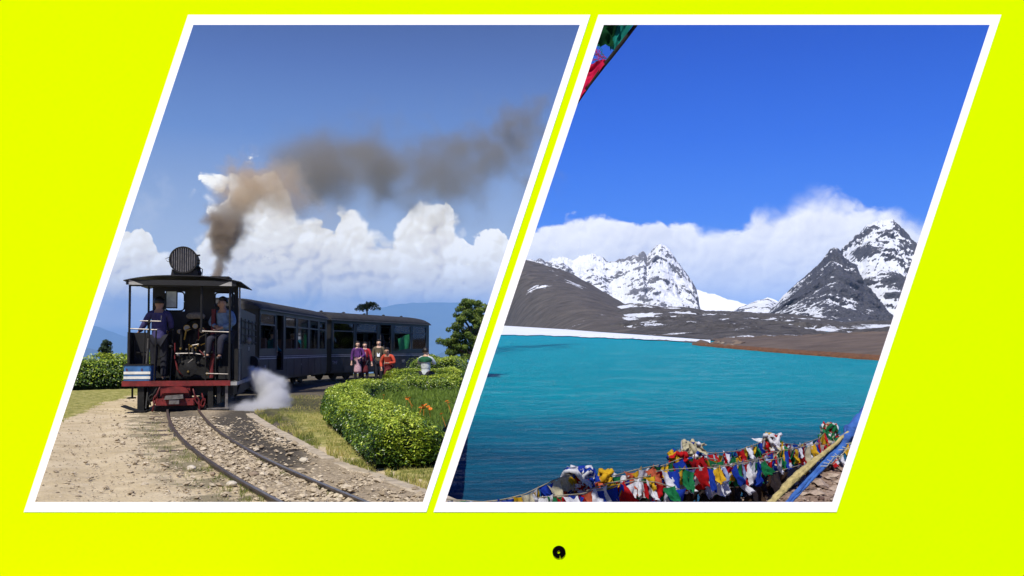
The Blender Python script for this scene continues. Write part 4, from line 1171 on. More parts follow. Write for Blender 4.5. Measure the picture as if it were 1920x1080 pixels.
    # door: frame, grab rails and step
    mb = MB(); mb.box(Dn[0]-.02, Dn[0], -.012, .05, .58, TOP+.02); mb.box(Dn[1], Dn[1]+.02, -.012, .05, .58, TOP+.02); d_ = Q('door_frame', mb, frame_m)
    mb = MB(); mb.tube([(Dn[0]-.05, -.03, 1.0), (Dn[0]-.05, -.03, 1.75)], .012, 6); mb.build('grab_rail', steel, d_)
    mb = MB(); mb.box(Dn[0], Dn[1], -.10, .1, .36, .38); Q('step', mb, blk2)
    for px, z, s_, sz in texts:
        text(s_, sz, Matrix.Translation((s_at(px), -.004, z)) @ Rx90, stripe_m, root)
    return root, s_at, u, A
A1, B1 = (-6.66, 22.5), (-6.53, 30.1)
c1, s1, u1, a1_ = coach(A1, B1, 'nearer dark coach coupled behind the engine, half veiled by steam', [(488, 516), (535, 555), (558, 578), (581, 596.5), (599, 610)], (518.5, 531), [(497, .72, '108', .13), (565, .72, '4', .10)])
A2, B2 = (-6.50, 30.7), (-3.62, 37.2)
c2, s2, u2, a2_ = coach(A2, B2, 'rear dark coach standing broadside behind the four posing people', [(625, 664), (668, 708), (739, 770), (773, 799)], (713.5, 733), [(628, .70, 'TMF', .17), (757, .70, 'LFS', .17)])
# lettering on the near end of the first coach
for i, (s_, z) in enumerate((('OIL FEET', 1.72), ('GUARD', 1.60), ('VAC', 1.30))):
    text(s_, .10, Matrix.Translation((-.004, .42, z)) @ Matrix.Rotation(R(-90), 4, 'Z') @ Rx90, stripe_m, c1)
# green cloth held out of the rear coach window
def on_side(A, u, s, out, z):
    nrm = Vector((u.y, -u.x, 0)); p = A + u*s + nrm*out; return Vector((p.x, p.y, GZ+z))
mb = MB(); gx = 9; V = []
for i in range(gx+1):
    for j in range(gx+1):
        q, r_ = i/gx, j/gx
        s = s2(742)+(s2(762)-s2(742))*q; z = 1.62 - .50*r_ + .20*q*(1-r_*.4); 
        p = on_side(a2_, u2, s, .10+.05*math.sin(q*7+r_*2), z); V.append(p)
mb.add(V, [(i*(gx+1)+j, (i+1)*(gx+1)+j, (i+1)*(gx+1)+j+1, i*(gx+1)+j+1) for i in range(gx) for j in range(gx)])
o = mb.build('green_cloth', green_m, smooth=True); tag(o, 'green cloth hanging out of the rear coach window', 'cloth', left=True)
# ---------------------------------------------------------------- people
skin_m = mat('skin', (.42, .24, .155), rough=.6, var=.1, spec=.4); skin_l = mat('skin_light', (.56, .35, .25), rough=.6, var=.1, spec=.4)
hair_m = mat('black_hair', (.010, .008, .007), rough=.5, var=.4, scale=40); eye_m = mat('dark_eye', (.01, .008, .008), rough=.3); lip_m = mat('lip', (.28, .09, .08), rough=.5)
def skin_mesh(name, verts, edges, m, parent, root, sub=2):
    """one continuous surface grown round a skeleton; verts: name -> (x, y, z, radius)"""
    keys = list(verts); me = bpy.data.meshes.new(name)
    me.from_pydata([verts[k][:3] for k in keys], [(keys.index(a), keys.index(b_)) for a, b_ in edges], [])
    me.materials.append(m)
    o = bpy.data.objects.new(name, me); COL.objects.link(o); o.parent = parent
    o.modifiers.new('skin', 'SKIN'); o.modifiers['skin'].use_smooth_shade = True
    sv = me.skin_vertices[0].data
    for i, k in enumerate(keys):
        r_ = verts[k][3]; sv[i].radius = (r_, r_) if not hasattr(r_, '__len__') else r_
        sv[i].use_root = (k == root)
    s_ = o.modifiers.new('sub', 'SUBSURF'); s_.levels = sub; s_.render_levels = sub
    return o
def person(label, loc, H, rz, joints={}, top=None, trousers=None, long_=None, hair='short', skin=None, scarf=None, cap=None, shoes=True, group=None, inner=None):
    skin = skin or skin_m
    root = thing('person', label, 'person', loc, rz, group=group, left=True)
    J = dict(pelvis=(0, 0, .52), belly=(0, -.004, .60), chest=(0, 0, .71), neckb=(0, 0, .80), neck=(0, -.006, .855), head=(0, -.012, .905), crown=(0, -.004, .955))
    for s, n in ((-1, 'r'), (1, 'l')):
        J['sh'+n] = (s*.105, 0, .79); J['el'+n] = (s*.135, .01, .64); J['wr'+n] = (s*.145, -.025, .50)
        J['hip'+n] = (s*.052, 0, .49); J['kn'+n] = (s*.056, -.012, .28); J['an'+n] = (s*.056, .012, .045); J['toe'+n] = (s*.062, -.075, .02)
    J.update(joints)
    rad = dict(pelvis=.075, belly=.068, chest=.078, neckb=.045, neck=.030, head=.050, crown=.046)
    for n in 'rl': rad.update({'sh'+n: .034, 'el'+n: .024, 'wr'+n: .016, 'hip'+n: .052, 'kn'+n: .036, 'an'+n: .022, 'toe'+n: .020})
    E = [('pelvis', 'belly'), ('belly', 'chest'), ('chest', 'neckb'), ('neckb', 'neck'), ('neck', 'head'), ('head', 'crown')]
    for n in 'rl': E += [('neckb', 'sh'+n), ('sh'+n, 'el'+n), ('el'+n, 'wr'+n), ('pelvis', 'hip'+n), ('hip'+n, 'kn'+n), ('kn'+n, 'an'+n), ('an'+n, 'toe'+n)]
    # hands: palm and five bent fingers of unequal length
    for s, n in ((-1, 'r'), (1, 'l')):
        w = Vector(J['wr'+n]); d_ = (w-Vector(J['el'+n])).normalized()
        sdv = Vector((1, 0, 0)) - d_*d_.x
        if sdv.length < .2: sdv = Vector((0, 0, 1)) - d_*d_.z
        sdv.normalize(); up_ = d_.cross(sdv)
        J['pa'+n] = tuple(w+d_*.035); rad['pa'+n] = .0165; E.append(('wr'+n, 'pa'+n))
        for k, (off, ln) in enumerate(((-.018, .034), (-.006, .042), (.006, .040), (.017, .030))):
            b0 = w+d_*.055+sdv*off; J[f'f{k}{n}'] = tuple(b0); rad[f'f{k}{n}'] = .0062; J[f'g{k}{n}'] = tuple(b0+d_*ln*.8+up_*ln*.45); rad[f'g{k}{n}'] = .0050
            E += [('pa'+n, f'f{k}{n}'), (f'f{k}{n}', f'g{k}{n}')]
        J['th'+n] = tuple(w+d_*.045+up_*.024-sdv*s*.012); rad['th'+n] = .0065; E.append(('pa'+n, 'th'+n))
    # nose and ears grow out of the head
    h = Vector(J['head']); fwd = Vector(J.get('face', (0, -1, 0))).normalized(); J.pop('face', None); sid = Vector((0, 0, 1)).cross(fwd).normalized()
    J['nose'] = tuple(h+fwd*.060+Vector((0, 0, -.002))); rad['nose'] = .008; E.append(('head', 'nose'))
    J['chin'] = tuple(h+fwd*.026+Vector((0, 0, -.042))); rad['chin'] = .022; E.append(('head', 'chin'))
    for q, n in ((-1, 'r'), (1, 'l')): J['ear'+n] = tuple(h+sid*q*.052+Vector((0, 0, .002))); rad['ear'+n] = .009; E.append(('head', 'ear'+n))
    Vv = {k: tuple(c*H for c in J[k])+(rad[k]*H,) for k in J}
    skin_mesh('body', Vv, E, skin, root, 'pelvis')
    for q in (-1, 1):
        p = (h+fwd*.047+sid*q*.019+Vector((0, 0, .014)))*H; mb = MB(); mb.lathe([(.001, -.0035*H), (.0045*H, 0), (.001, .0035*H)], 8, Matrix.Translation(p), cap=False); mb.build('eye', eye_m, root)
        mb = MB(); mb.tube([p+Vector((0, 0, .010*H))-sid*.009*H, p+Vector((0, 0, .012*H))+fwd*.002*H, p+Vector((0, 0, .010*H))+sid*.009*H], .0011*H, 4); mb.build('eyebrow', hair_m, root)
    p = (h+fwd*.046+Vector((0, 0, -.022)))*H; mb = MB(); mb.tube([p-sid*.014*H, p+fwd*.004*H, p+sid*.014*H], .003*H, 5); mb.build('mouth', lip_m, root)
    # clothes
    def grow(keys, ed, nm, m, f=1.0, add=.012, over={}):
        vv = {}
        for k in keys:
            r_ = over.get(k, rad[k]*f+add); vv[k] = tuple(c*H for c in J[k])+(r_*H,)
        return skin_mesh(nm, vv, ed, m, root, keys[0])
    if trousers:
        grow(['pelvis', 'hipr', 'knr', 'anr', 'hipl', 'knl', 'anl'], [('pelvis', 'hipr'), ('hipr', 'knr'), ('knr', 'anr'), ('pelvis', 'hipl'), ('hipl', 'knl'), ('knl', 'anl')], 'trousers', trousers, 1.0, .010)
    if top:
        J['cuffr'] = tuple(Vector(J['wrr']).lerp(Vector(J['elr']), .12)); J['cuffl'] = tuple(Vector(J['wrl']).lerp(Vector(J['ell']), .12)); rad['cuffr'] = rad['cuffl'] = .016
        J['hem'] = tuple(Vector(J['pelvis'])-Vector((0, 0, .045))); rad['hem'] = .082
        grow(['chest', 'belly', 'pelvis', 'hem', 'neckb', 'shr', 'elr', 'cuffr', 'shl', 'ell', 'cuffl'], [('chest', 'belly'), ('belly', 'pelvis'), ('pelvis', 'hem'), ('chest', 'neckb'), ('neckb', 'shr'), ('shr', 'elr'), ('elr', 'cuffr'), ('neckb', 'shl'), ('shl', 'ell'), ('ell', 'cuffl')], 'jacket' if inner else 'top', top, 1.06, .011, {'neckb': .052})
    if long_:
        a = Vector(J['pelvis']); kn = (Vector(J['knr'])+Vector(J['knl']))/2
        J['s1'] = tuple(a+Vector((0, 0, .02))); J['s2'] = tuple(a.lerp(kn, .5)); J['s3'] = tuple(a.lerp(kn, 1.0)+Vector((0, 0, .02)))
        J['s0'] = tuple(Vector(J['belly'])); J['s4'] = tuple(kn+Vector((0, 0, -.05))); rad.update(s0=.070, s1=.084, s2=.094, s3=.100, s4=.104)
        grow(['s1', 's0', 's2', 's3', 's4'], [('s1', 's0'), ('s1', 's2'), ('s2', 's3'), ('s3', 's4')], 'skirt', long_, 1, .004)
    if inner:
        c0, n0 = Vector(J['belly']), Vector(J['neckb']); mb = MB(); V = []
        for q, w_ in ((0, .030), (.5, .034), (1.0, .022)):
            p = c0.lerp(n0, q)+fwd*(.093-.028*q); V += [(p-sid*w_)*H, (p+sid*w_)*H]
        mb.add(V, [(0, 1, 3, 2), (2, 3, 5, 4)]); mb.build('shirt', inner, root)
    if scarf:
        c0 = Vector(J['neckb'])+Vector((0, 0, .02)); ring = [(c0+Vector((math.cos(a)*.05, math.sin(a)*.045, .01*math.sin(a)))) * H for a in np.linspace(0, 6.2832, 13)]
        mb = MB(); mb.tube(ring, .017*H, 7, caps=False)
        sc_o = mb.build('scarf', scarf, root, smooth=True)
        for q in (-1, 1):
            p0_ = c0+fwd*.055+sid*q*.025; p1_ = Vector(J['belly'])+fwd*.09+sid*q*.03; p2_ = Vector(J['pelvis'])+fwd*.10+sid*q*.035
            mb = MB(); mb.tube([p*H for p in (p0_, p1_, p2_)], .018*H, 6, rs=[.016*H, .020*H, .018*H]); mb.build('scarf_end', scarf, sc_o, smooth=True)
    # hair
    cr = Vector(J['crown']); mid = (h*.35+cr*.65) - fwd*.010
    mb = MB(); V = []; n1, n2 = 10, 16
    for i in range(n1+1):
        for j in range(n2):
            th = math.pi*.62*i/n1; ph = 2*math.pi*j/n2; dv = Vector((math.sin(th)*math.cos(ph), math.sin(th)*math.sin(ph), math.cos(th)))
            frontness = dv.dot(fwd); low = max(0, frontness)*.9 if i > n1*.55 else 0
            r_ = .064*(1+.06*mn.noise(dv*4+Vector((H, 0, 0))))
            p = mid + Vector((dv.x*r_, dv.y*r_, dv.z*r_*.98))
            if low: p = mid + Vector((dv.x*r_*(1-low*.45), dv.y*r_*(1-low*.45), max(dv.z, .18)*r_))
            V.append(p*H)
    mb.add(V, [(i*n2+j, i*n2+(j+1) % n2, (i+1)*n2+(j+1) % n2, (i+1)*n2+j) for i in range(n1) for j in range(n2)]); ho = mb.build('hair', hair_m, root, smooth=True)
    if hair in ('long', 'bun'):
        mb = MB(); b0 = mid - fwd*.045
        pts = [b0, b0+Vector((0, 0, -.05))-fwd*.012, b0+Vector((0, 0, -.10))-fwd*.01] if hair == 'bun' else [b0, b0+Vector((0, 0, -.07))-fwd*.01, b0+Vector((0, 0, -.15))+fwd*.0, b0+Vector((0, 0, -.22))]
        mb.tube([p*H for p in pts], .03*H, 10, rs=[r_*H for r_ in ((.045, .035, .028) if hair == 'bun' else (.045, .048, .04, .015))]); mb.build('hair_length', hair_m, ho, smooth=True)
    if cap:
        mb = MB(); mb.lathe([(.001, .045*H), (.04*H, .042*H), (.066*H, .02*H), (.070*H, -.005*H), (.001, -.005*H)], 18, Matrix.Translation(mid*H+Vector((0, 0, .018*H))), cap=False)
        mb.build('cap', cap, root, smooth=True)
    if shoes:
        for n in 'rl':
            a, b_ = Vector(J['an'+n]), Vector(J['toe'+n]); heel = a+(a-b_).normalized()*.01
            mb = MB(); q_ = [Vector((heel.x, heel.y, heel.z-.022)), Vector((a.x, a.y, a.z-.020)), a.lerp(b_, .6)-Vector((0, 0, .004)), b_-Vector((0, 0, 0))]
            mb.tube([p*H for p in q_], .03*H, 8, rs=[.024*H, .027*H, .025*H, .018*H]); mb.build('shoe', hair_m, root, smooth=True)
    return root
c_ = lambda n, col, **k: mat(n, col, rough=.9, var=.25, scale=k.pop('scale', 14), bump=.3, bscale=30, **k)
navy = c_('navy_trousers', (.014, .014, .020)); purple_s = c_('purple_shirt', (.050, .045, .14)); blue_s = c_('pale_blue_shirt', (.16, .24, .36)); dark_t = c_('dark_trousers', (.018, .018, .03))
white_s = c_('white_shirt', (.74, .76, .82)); brown_j = c_('brown_jacket', (.115, .09, .055)); purple_c = c_('purple_coat', (.085, .022, .13)); red_c = c_('red_cardigan', (.36, .022, .03))
orange_c = c_('orange_red_cardigan', (.50, .065, .030)); maroon = c_('maroon_dress', (.11, .012, .016)); patt = c_('patterned_scarf', (.14, .08, .12), c2=(.42, .22, .24), scale=45); pink_p = c_('pink_print', (.34, .16, .20), c2=(.62, .42, .44), scale=40)
green_s = c_('green_yoke', (.008, .085, .035)); grey_s = c_('pale_grey_sweatshirt', (.50, .54, .52)); teal_s = c_('teal_shirt', (.02, .14, .13))
EZ = math.atan2(1.1, 5.3)
def on_eng(x, y, z): return tuple(ENG @ Vector((x, y, z)))
person('man in dark purple shirt, back turned, standing at the left of the engine cab', on_eng(-.50, .52, .56), 1.68, EZ+math.pi,
       dict(elr=(.185, -.03, .66), wrr=(.27, -.05, .55), shr=(.105, 0, .78)) if False else dict(ell=(.175, -.02, .655), wrl=(.245, -.10, .575), elr=(-.13, -.05, .65), wrr=(-.08, -.13, .60)), top=purple_s, trousers=navy)
person('man in pale blue shirt sitting in the right of the cab with arms crossed', on_eng(.72, .72, .62), 1.66, EZ-.45,
       dict(pelvis=(0, 0, .52), hipr=(-.055, -.02, .50), hipl=(.055, -.02, .50), knr=(-.08, -.20, .47), knl=(.07, -.19, .47), anr=(-.08, -.23, .27), anl=(.07, -.21, .26), toer=(-.09, -.30, .24), toel=(.08, -.28, .23),
            elr=(-.16, -.06, .66), wrr=(-.03, -.14, .62), ell=(.165, -.06, .66), wrl=(.04, -.155, .60), chest=(0, -.02, .70), neckb=(0, -.03, .79), shr=(-.105, -.03, .78), shl=(.105, -.03, .78), neck=(0, -.045, .845), head=(-.004, -.06, .895), crown=(0, -.055, .945), face=(-.35, -1, -.15)), top=blue_s, trousers=dark_t)
def stand(px, D): return ((px-CX)/F*D, D, GZ)
person('woman in a long purple coat with a pink print hem, leftmost of the posing group', stand(671, 30.2), 1.49, .25, dict(face=(.45, -1, 0), wrl=(.05, -.13, .60), ell=(.15, -.05, .66)), top=purple_c, trousers=navy, long_=pink_p, hair='long', skin=skin_l, scarf=purple_c)
person('woman in red cardigan and patterned scarf standing close beside the purple coat', stand(684.5, 30.4), 1.46, -.05, dict(wrl=(.175, -.03, .49), ell=(.15, .0, .64)), top=red_c, trousers=dark_t, long_=maroon, hair='bun', skin=skin_l, scarf=patt)
person('man in brown jacket over an open white shirt standing in the group', stand(710.5, 30.6), 1.55, .02, {}, top=brown_j, trousers=navy, hair='short', skin=skin_l, inner=white_s)
person('woman in orange-red cardigan leaning forward at the hedge with folded arm', stand(729, 27.6), 1.44, -.12,
       dict(pelvis=(0, .04, .43), belly=(0, .01, .50), chest=(0, -.05, .60), neckb=(0, -.08, .685), neck=(0, -.10, .73), head=(-.012, -.125, .775), crown=(-.01, -.125, .825), face=(.30, -1, -.30),
            shr=(-.105, -.07, .67), elr=(-.165, -.05, .53), wrr=(-.13, -.13, .41), shl=(.105, -.07, .67), ell=(.165, -.08, .53), wrl=(.03, -.18, .52), hipr=(-.05, .04, .41), hipl=(.05, .04, .41), knr=(-.06, -.05, .24), knl=(.06, -.05, .24)),
       top=orange_c, trousers=maroon, long_=maroon, hair='bun')
person('boy in green and pale grey sweatshirt, back turned, crouching to take a picture', (( 798-CX)/F*24.0, 24.0, GZ), 1.55, math.pi-.25,
       dict(pelvis=(0, 0, .33), belly=(0, -.01, .41), chest=(0, -.01, .52), neckb=(0, 0, .61), neck=(0, -.01, .66), head=(0, -.02, .71), crown=(0, -.012, .76), shr=(-.105, 0, .60), shl=(.105, 0, .60),
            ell=(.16, -.10, .50), wrl=(.08, -.17, .62), elr=(-.15, -.09, .50), wrr=(-.02, -.16, .62), hipr=(-.05, 0, .31), hipl=(.05, 0, .31), knr=(-.08, -.20, .32), knl=(.08, -.20, .30), anr=(-.07, -.02, .06), anl=(.07, .0, .06), toer=(-.08, -.11, .02), toel=(.08, -.10, .02)),
       top=grey_s, trousers=navy, hair='short', skin=skin_l)
boy = [o for o in LEFT if o.get('label', '').startswith('boy in green')][0]
mb = MB(); V = []; nn = 14      # the dark green yoke over the shoulders
for i, (z, k) in enumerate(((.655, .050), (.645, .08), (.62, .135), (.585, .150), (.555, .118), (.552, .11))):
    for j in range(nn):
        a = 6.283*j/nn; V.append((math.cos(a)*k*1.55, math.sin(a)*.107*(.6 if i == 0 else 1), z*1.55) if False else (math.cos(a)*k*1.55*.94, math.sin(a)*(.055+.05*min(1, i/2))*1.55*.98, z*1.55-.02))
mb.add(V, [(i*nn+j, i*nn+(j+1) % nn, (i+1)*nn+(j+1) % nn, (i+1)*nn+j) for i in range(5) for j in range(nn)]); mb.build('yoke', green_s, boy, smooth=True)
cam_m = mat('camera_black', (.01, .01, .01), rough=.5)
p = Matrix.LocRotScale(boy.location, boy.rotation_euler, None) @ Vector((.05*1.55, -.20*1.55, .67*1.55))
mb = MB(); mb.box(-.06, .06, -.02, .02, -.04, .035, bev=.008); mb.lathe([(.028, 0), (.026, .05)], 14, Matrix.Translation((0, -.02, 0)) @ Matrix.Rotation(R(90), 4, 'X')); o = mb.build('handheld_camera', cam_m); o.location = p; o.rotation_euler = boy.rotation_euler; tag(o, 'small black camera held up to the crouching boy’s face', 'camera', left=True)
SIT = dict(pelvis=(0, 0, .52), hipr=(-.055, -.02, .50), hipl=(.055, -.02, .50), knr=(-.06, -.22, .50), knl=(.06, -.22, .50), anr=(-.06, -.22, .26), anl=(.06, -.22, .26), toer=(-.06, -.29, .235), toel=(.06, -.29, .235), elr=(-.14, -.04, .64), ell=(.14, -.04, .64), wrr=(-.07, -.16, .58), wrl=(.07, -.16, .58))
def in_coach(A, u, s, depth, z=.22):
    n_ = Vector((-u.y, u.x, 0)); p = A+u*s+n_*depth; return (p.x, p.y, GZ+z)
for A, u, s, dep_, turn, tp, lb in ((a1_, u1, s1(569)+.15, .38, .6, red_c, 'passenger in red looking out of the nearer coach’s middle windows'),
        (a1_, u1, s1(545), .55, 2.2, teal_s, 'passenger in teal seated by a window of the nearer coach behind its door'),
        (a2_, u2, s2(655), .50, 1.6, navy, 'dark-clothed passenger at the left window of the rear coach'),
        (a2_, u2, s2(750), .42, -1.0, dark_t, 'passenger holding the green cloth out of the rear coach window'),
        (a2_, u2, s2(768), .50, 1.9, navy, 'dark-clothed passenger seated right of the green cloth')):
    person(lb, in_coach(A, u, s, dep_), 1.55, turn, dict(SIT), top=tp, trousers=navy, hair='short')
person('conductor in dark clothes standing in the rear coach doorway', in_coach(a2_, u2, s2(721), .30, .56), 1.50, .3, {}, top=navy, trousers=navy)
# ---------------------------------------------------------------- the lake side
LZ = -2.2
def RGd(py, z=LZ): return -z*F/(py-HY)
def xlake(y, z=LZ):
    return -.0226*y + .3305*z
# water: a sheet of real ripples near the shore, calmer towards the far side
wy = np.concatenate([np.linspace(7, 26, 260, endpoint=False), np.geomspace(26, 640, 170)])
wu = np.linspace(0, 1, 260)
X = []; V = []
for y in wy:
    xa = xlake(y)-.02; xb = .62*y+6
    X.append(xa+(xb-xa)*wu)
X = np.array(X); Y = np.repeat(wy[:, None], len(wu), 1)
Z = np.zeros_like(X)
rw = np.random.RandomState(4)
for lam, amp, th, n_ in ((2.6, .026, 80, 3), (1.3, .020, 72, 3), (.8, .016, 100, 4), (.48, .010, 84, 3), (5.5, .02, 85, 2)):
    for _ in range(n_):
        a = R(th+rw.uniform(-26, 26)); l_ = lam*rw.uniform(.8, 1.25); ph = rw.uniform(0, 6.28)
        fade = np.clip(lam*26/np.maximum(Y, 1), 0, 1)
        md = .6+.4*np.sin(X*.31*rw.uniform(.6, 1.4)+Y*.22*rw.uniform(.6, 1.4)+rw.uniform(0, 6))
        Z += amp/n_*1.15*fade*md*(1-np.abs(np.sin((X*math.cos(a)+Y*math.sin(a))*math.pi/l_+ph+.6*np.sin(X*.9+ph)))*2)*-1
Z += LZ
ny_, nx_ = X.shape; idx = np.arange(ny_*nx_).reshape(ny_, nx_)
Fq = np.stack([idx[:-1, :-1], idx[:-1, 1:], idx[1:, 1:], idx[1:, :-1]], -1).reshape(-1, 4)
wm = bpy.data.materials.new('lake_water'); wm.use_nodes = True
t = NT(wm.node_tree); b = t.N['Principled BSDF']; co = t.n('ShaderNodeTexCoord').outputs['Object']
s_ = t.sep(co)
st = t.comb(t.m('MULTIPLY', s_[0], .55), s_[1], 0.0)
dep = t.ss(s_[1], 8, 30)
dep = t.m('ADD', dep, t.m('MULTIPLY', t.m('SUBTRACT', t.noise(st, .30, 5, .65), .5), .75), clamp=True)
wc = t.ramp(dep, [(0, (.018, .115, .235)), (.3, (.016, .23, .39)), (.62, (.014, .42, .58)), (1, (.014, .53, .68))])
far_ = t.ss(s_[1], 60, 200)
wc = t.mix(far_, wc, (.012, .46, .68))
t.put(b.inputs['Base Color'], wc)
b.inputs['Roughness'].default_value = .10; b.inputs['IOR'].default_value = 1.33; b.inputs['Specular IOR Level'].default_value = .5
bp = t.n('ShaderNodeBump'); bp.inputs['Strength'].default_value = 1.0; bp.inputs['Distance'].default_value = .5
hh = t.m('ADD', t.noise(st, 3.4, 3, .6), t.m('MULTIPLY', t.m('ABSOLUTE', t.m('SUBTRACT', t.noise(st, 6.5, 5, .7), .5)), -1.6))
t.put(bp.inputs['Height'], hh)
df = t.n('ShaderNodeBsdfDiffuse'); t.put(df.inputs[0], wc); t.L.new(bp.outputs[0], df.inputs['Normal'])
gl = t.n('ShaderNodeBsdfGlossy'); gl.inputs['Roughness'].default_value = .05; t.L.new(bp.outputs[0], gl.inputs['Normal'])
fr = t.n('ShaderNodeFresnel'); fr.inputs[0].default_value = 1.33; t.L.new(bp.outputs[0], fr.inputs['Normal'])
mx = t.n('ShaderNodeMixShader'); t.put(mx.inputs[0], t.m('MINIMUM', t.m('MULTIPLY', fr.outputs[0], .9), .48)); t.L.new(df.outputs[0], mx.inputs[1]); t.L.new(gl.outputs[0], mx.inputs[2]); t.L.new(mx.outputs[0], t.N['Material Output'].inputs['Surface'])
np_mesh('lake', np.stack([X, Y, Z], -1).reshape(-1, 3), Fq, wm, smooth=True, kind='structure')

# the lake basin's rim beyond the water, closed towards the valley on its left
plain_m = mat('basin_rock', (.085, .075, .062), rough=1, var=.4, scale=.05)
V = []; yy = np.concatenate([np.linspace(20, 100, 10), np.geomspace(120, 2400, 24)])
for y in yy:
    x = xlake(y)-.01
    V += [(x, y, LZ-.05), (x-1-.004*y, y, -60 - .35*y)]
i_ = np.arange(len(yy)-1)*2
np_mesh('terrain', V, np.stack([i_, i_+1, i_+3, i_+2], -1), plain_m, kind='structure')
V = [(xlake(30)-.01, 30, LZ-.35), (60, 30, LZ-.35), (2600, 2600, LZ-.35), (xlake(2600), 2600, LZ-.35)]
np_mesh('terrain', V, [(0, 1, 2, 3)], plain_m, kind='structure')

# snow covered ice along the far shore
ice_m = mat('shore_ice', (.74, .77, .82), rough=.55, var=.06, scale=.08, bump=.15, bscale=2)
ice_near = [(900, 626), (945, 628.5), (1010, 629), (1060, 630.5), (1110, 633), (1170, 635), (1240, 638), (1290, 640.5), (1325, 643)]
V = []
for px in np.linspace(900, 1332, 60):
    pn = np.interp(px, [p[0] for p in ice_near], [p[1] for p in ice_near]) + .5*math.sin(px*.11)+.3*math.sin(px*.37)
    pt = np.interp(px, [900, 945, 1060, 1118, 1200, 1325], [610.5, 611, 618, 622.5, 628, 637.5])
    for q, (py, dz_) in enumerate(((pn, .02), (pn-.6, .12), (pn*.5+pt*.5, .14), (pt-.4, .16))):
        d = -(LZ+dz_)*F/(py-HY); 
        if q == 3: d = min(d, 690)
        x = (px-CX)/F*d; V.append((max(x, xlake(d)), d, LZ+dz_))
Fq = [(i*4+j, (i+1)*4+j, (i+1)*4+j+1, i*4+j+1) for i in range(59) for j in range(3)]
np_mesh('snow', V, Fq, ice_m, kind='structure')
# thin dark spit between water and ice
V = []; spit = [(1070, 630.2), (1110, 631), (1160, 633.6), (1220, 637), (1290, 641), (1330, 644)]
for px in np.linspace(1078, 1332, 50):
    pc = np.interp(px, [p[0] for p in spit], [p[1] for p in spit]); th = .35+1.4*(px-1078)/254+.1*math.sin(px*.3)
    for k, (py, z) in enumerate(((pc+th, 0), (pc, .12+.03*math.sin(px*.7)), (pc-th*.4, .1))):
        d = RGd(py); V.append(((px-CX)/F*d, d, LZ+z))
Fq = [(i*3+j, (i+1)*3+j, (i+1)*3+j+1, i*3+j+1) for i in range(49) for j in range(2)]
shore_m = mat('wet_shore', (.07, .045, .03), rough=1, var=.5, scale=.6)
np_mesh('shore', V, Fq, shore_m, kind='structure')

# mountain faces
def ridge(p, seed, oct=6, H=.9, lac=2.1, off=1.0, gain=2.0):
    return mn.ridged_multi_fractal(Vector(p)+Vector((seed*13.1, seed*7.7, seed*3.3)), H, lac, oct, off, gain)
def peak(name, sil, foot, D, front, back, amp, sc, m, seed, nx=220, nf=90, expo=1.15, crag=0.012, kind='structure', vstretch=1.0, spur=None, onlake=0, jag=0.0):
    """a mountain face: silhouette and foot as picture rows at crest distance D; front = how far its foot lies before the crest"""
    xs = np.linspace(sil[0][0], sil[-1][0], nx); V = []; cav = []; nb = 14
    for i, px in enumerate(xs):
        tp = np.interp(px, [p[0] for p in sil], [p[1] for p in sil]); fp = np.interp(px, [p[0] for p in foot], [p[1] for p in foot])
        tp += 4.0*jag*mn.fractal(Vector((px/15., seed, 0)), .8, 2.1, 4)
        Dc = D; dz0 = D-front
        if onlake:
            dz0 = min(D-20 if onlake == 1 else 1e9, RGd(fp))
            if onlake > 1: Dc = dz0+onlake
            front_ = Dc-dz0; zft = LZ+(.10 if onlake == 1 else -.12)
        else: front_ = front; zft = (HY-fp)/F*dz0
        ztop = (HY-tp)/F*Dc
        for j in range(nf+nb+1):
            q = j/nf
            if q <= 1: y = dz0 + front_*q; z = zft + (ztop-zft)*(q**expo)
            else: y = Dc + back*(q-1)*nf/nb; z = ztop - (ztop-zft)*((q-1)*nf/nb)**1.2
            x = (px-CX)/F*y
            w = (4*q*(1-q))**.5 if q < 1 else 0
            p = (x*sc, y*sc*.6, z*sc*vstretch)
            r1 = ridge(p, seed); r2 = mn.fractal(Vector((x*sc*3, y*sc*3, z*sc*3)), .7, 2.2, 7)
            n_ = (r1-1.1)*amp + r2*amp*.42
            if spur: n_ += spur(px, q)*amp
            edge = min(1, (1-q)*6+.10) if q <= 1 else .3
            kk = min(1, q*8+.05) if q <= 1 else 1
            Z_ = z + n_*.28*kk*edge + (r2*crag*D*.16 if q > .9 else 0); Y_ = y - n_*.9*kk*edge
            V.append((max(x, xlake(Y_, Z_)), Y_, Z_))
            cav.append(r1*.5+r2*.25)
    k = nf+nb+1
    idx = np.arange(nx*k).reshape(nx, k)
    Fq = np.stack([idx[:-1, :-1], idx[1:, :-1], idx[1:, 1:], idx[:-1, 1:]], -1).reshape(-1, 4)
    return np_mesh(name, V, Fq, m, smooth=True, attrs=dict(cav=cav), kind=kind)
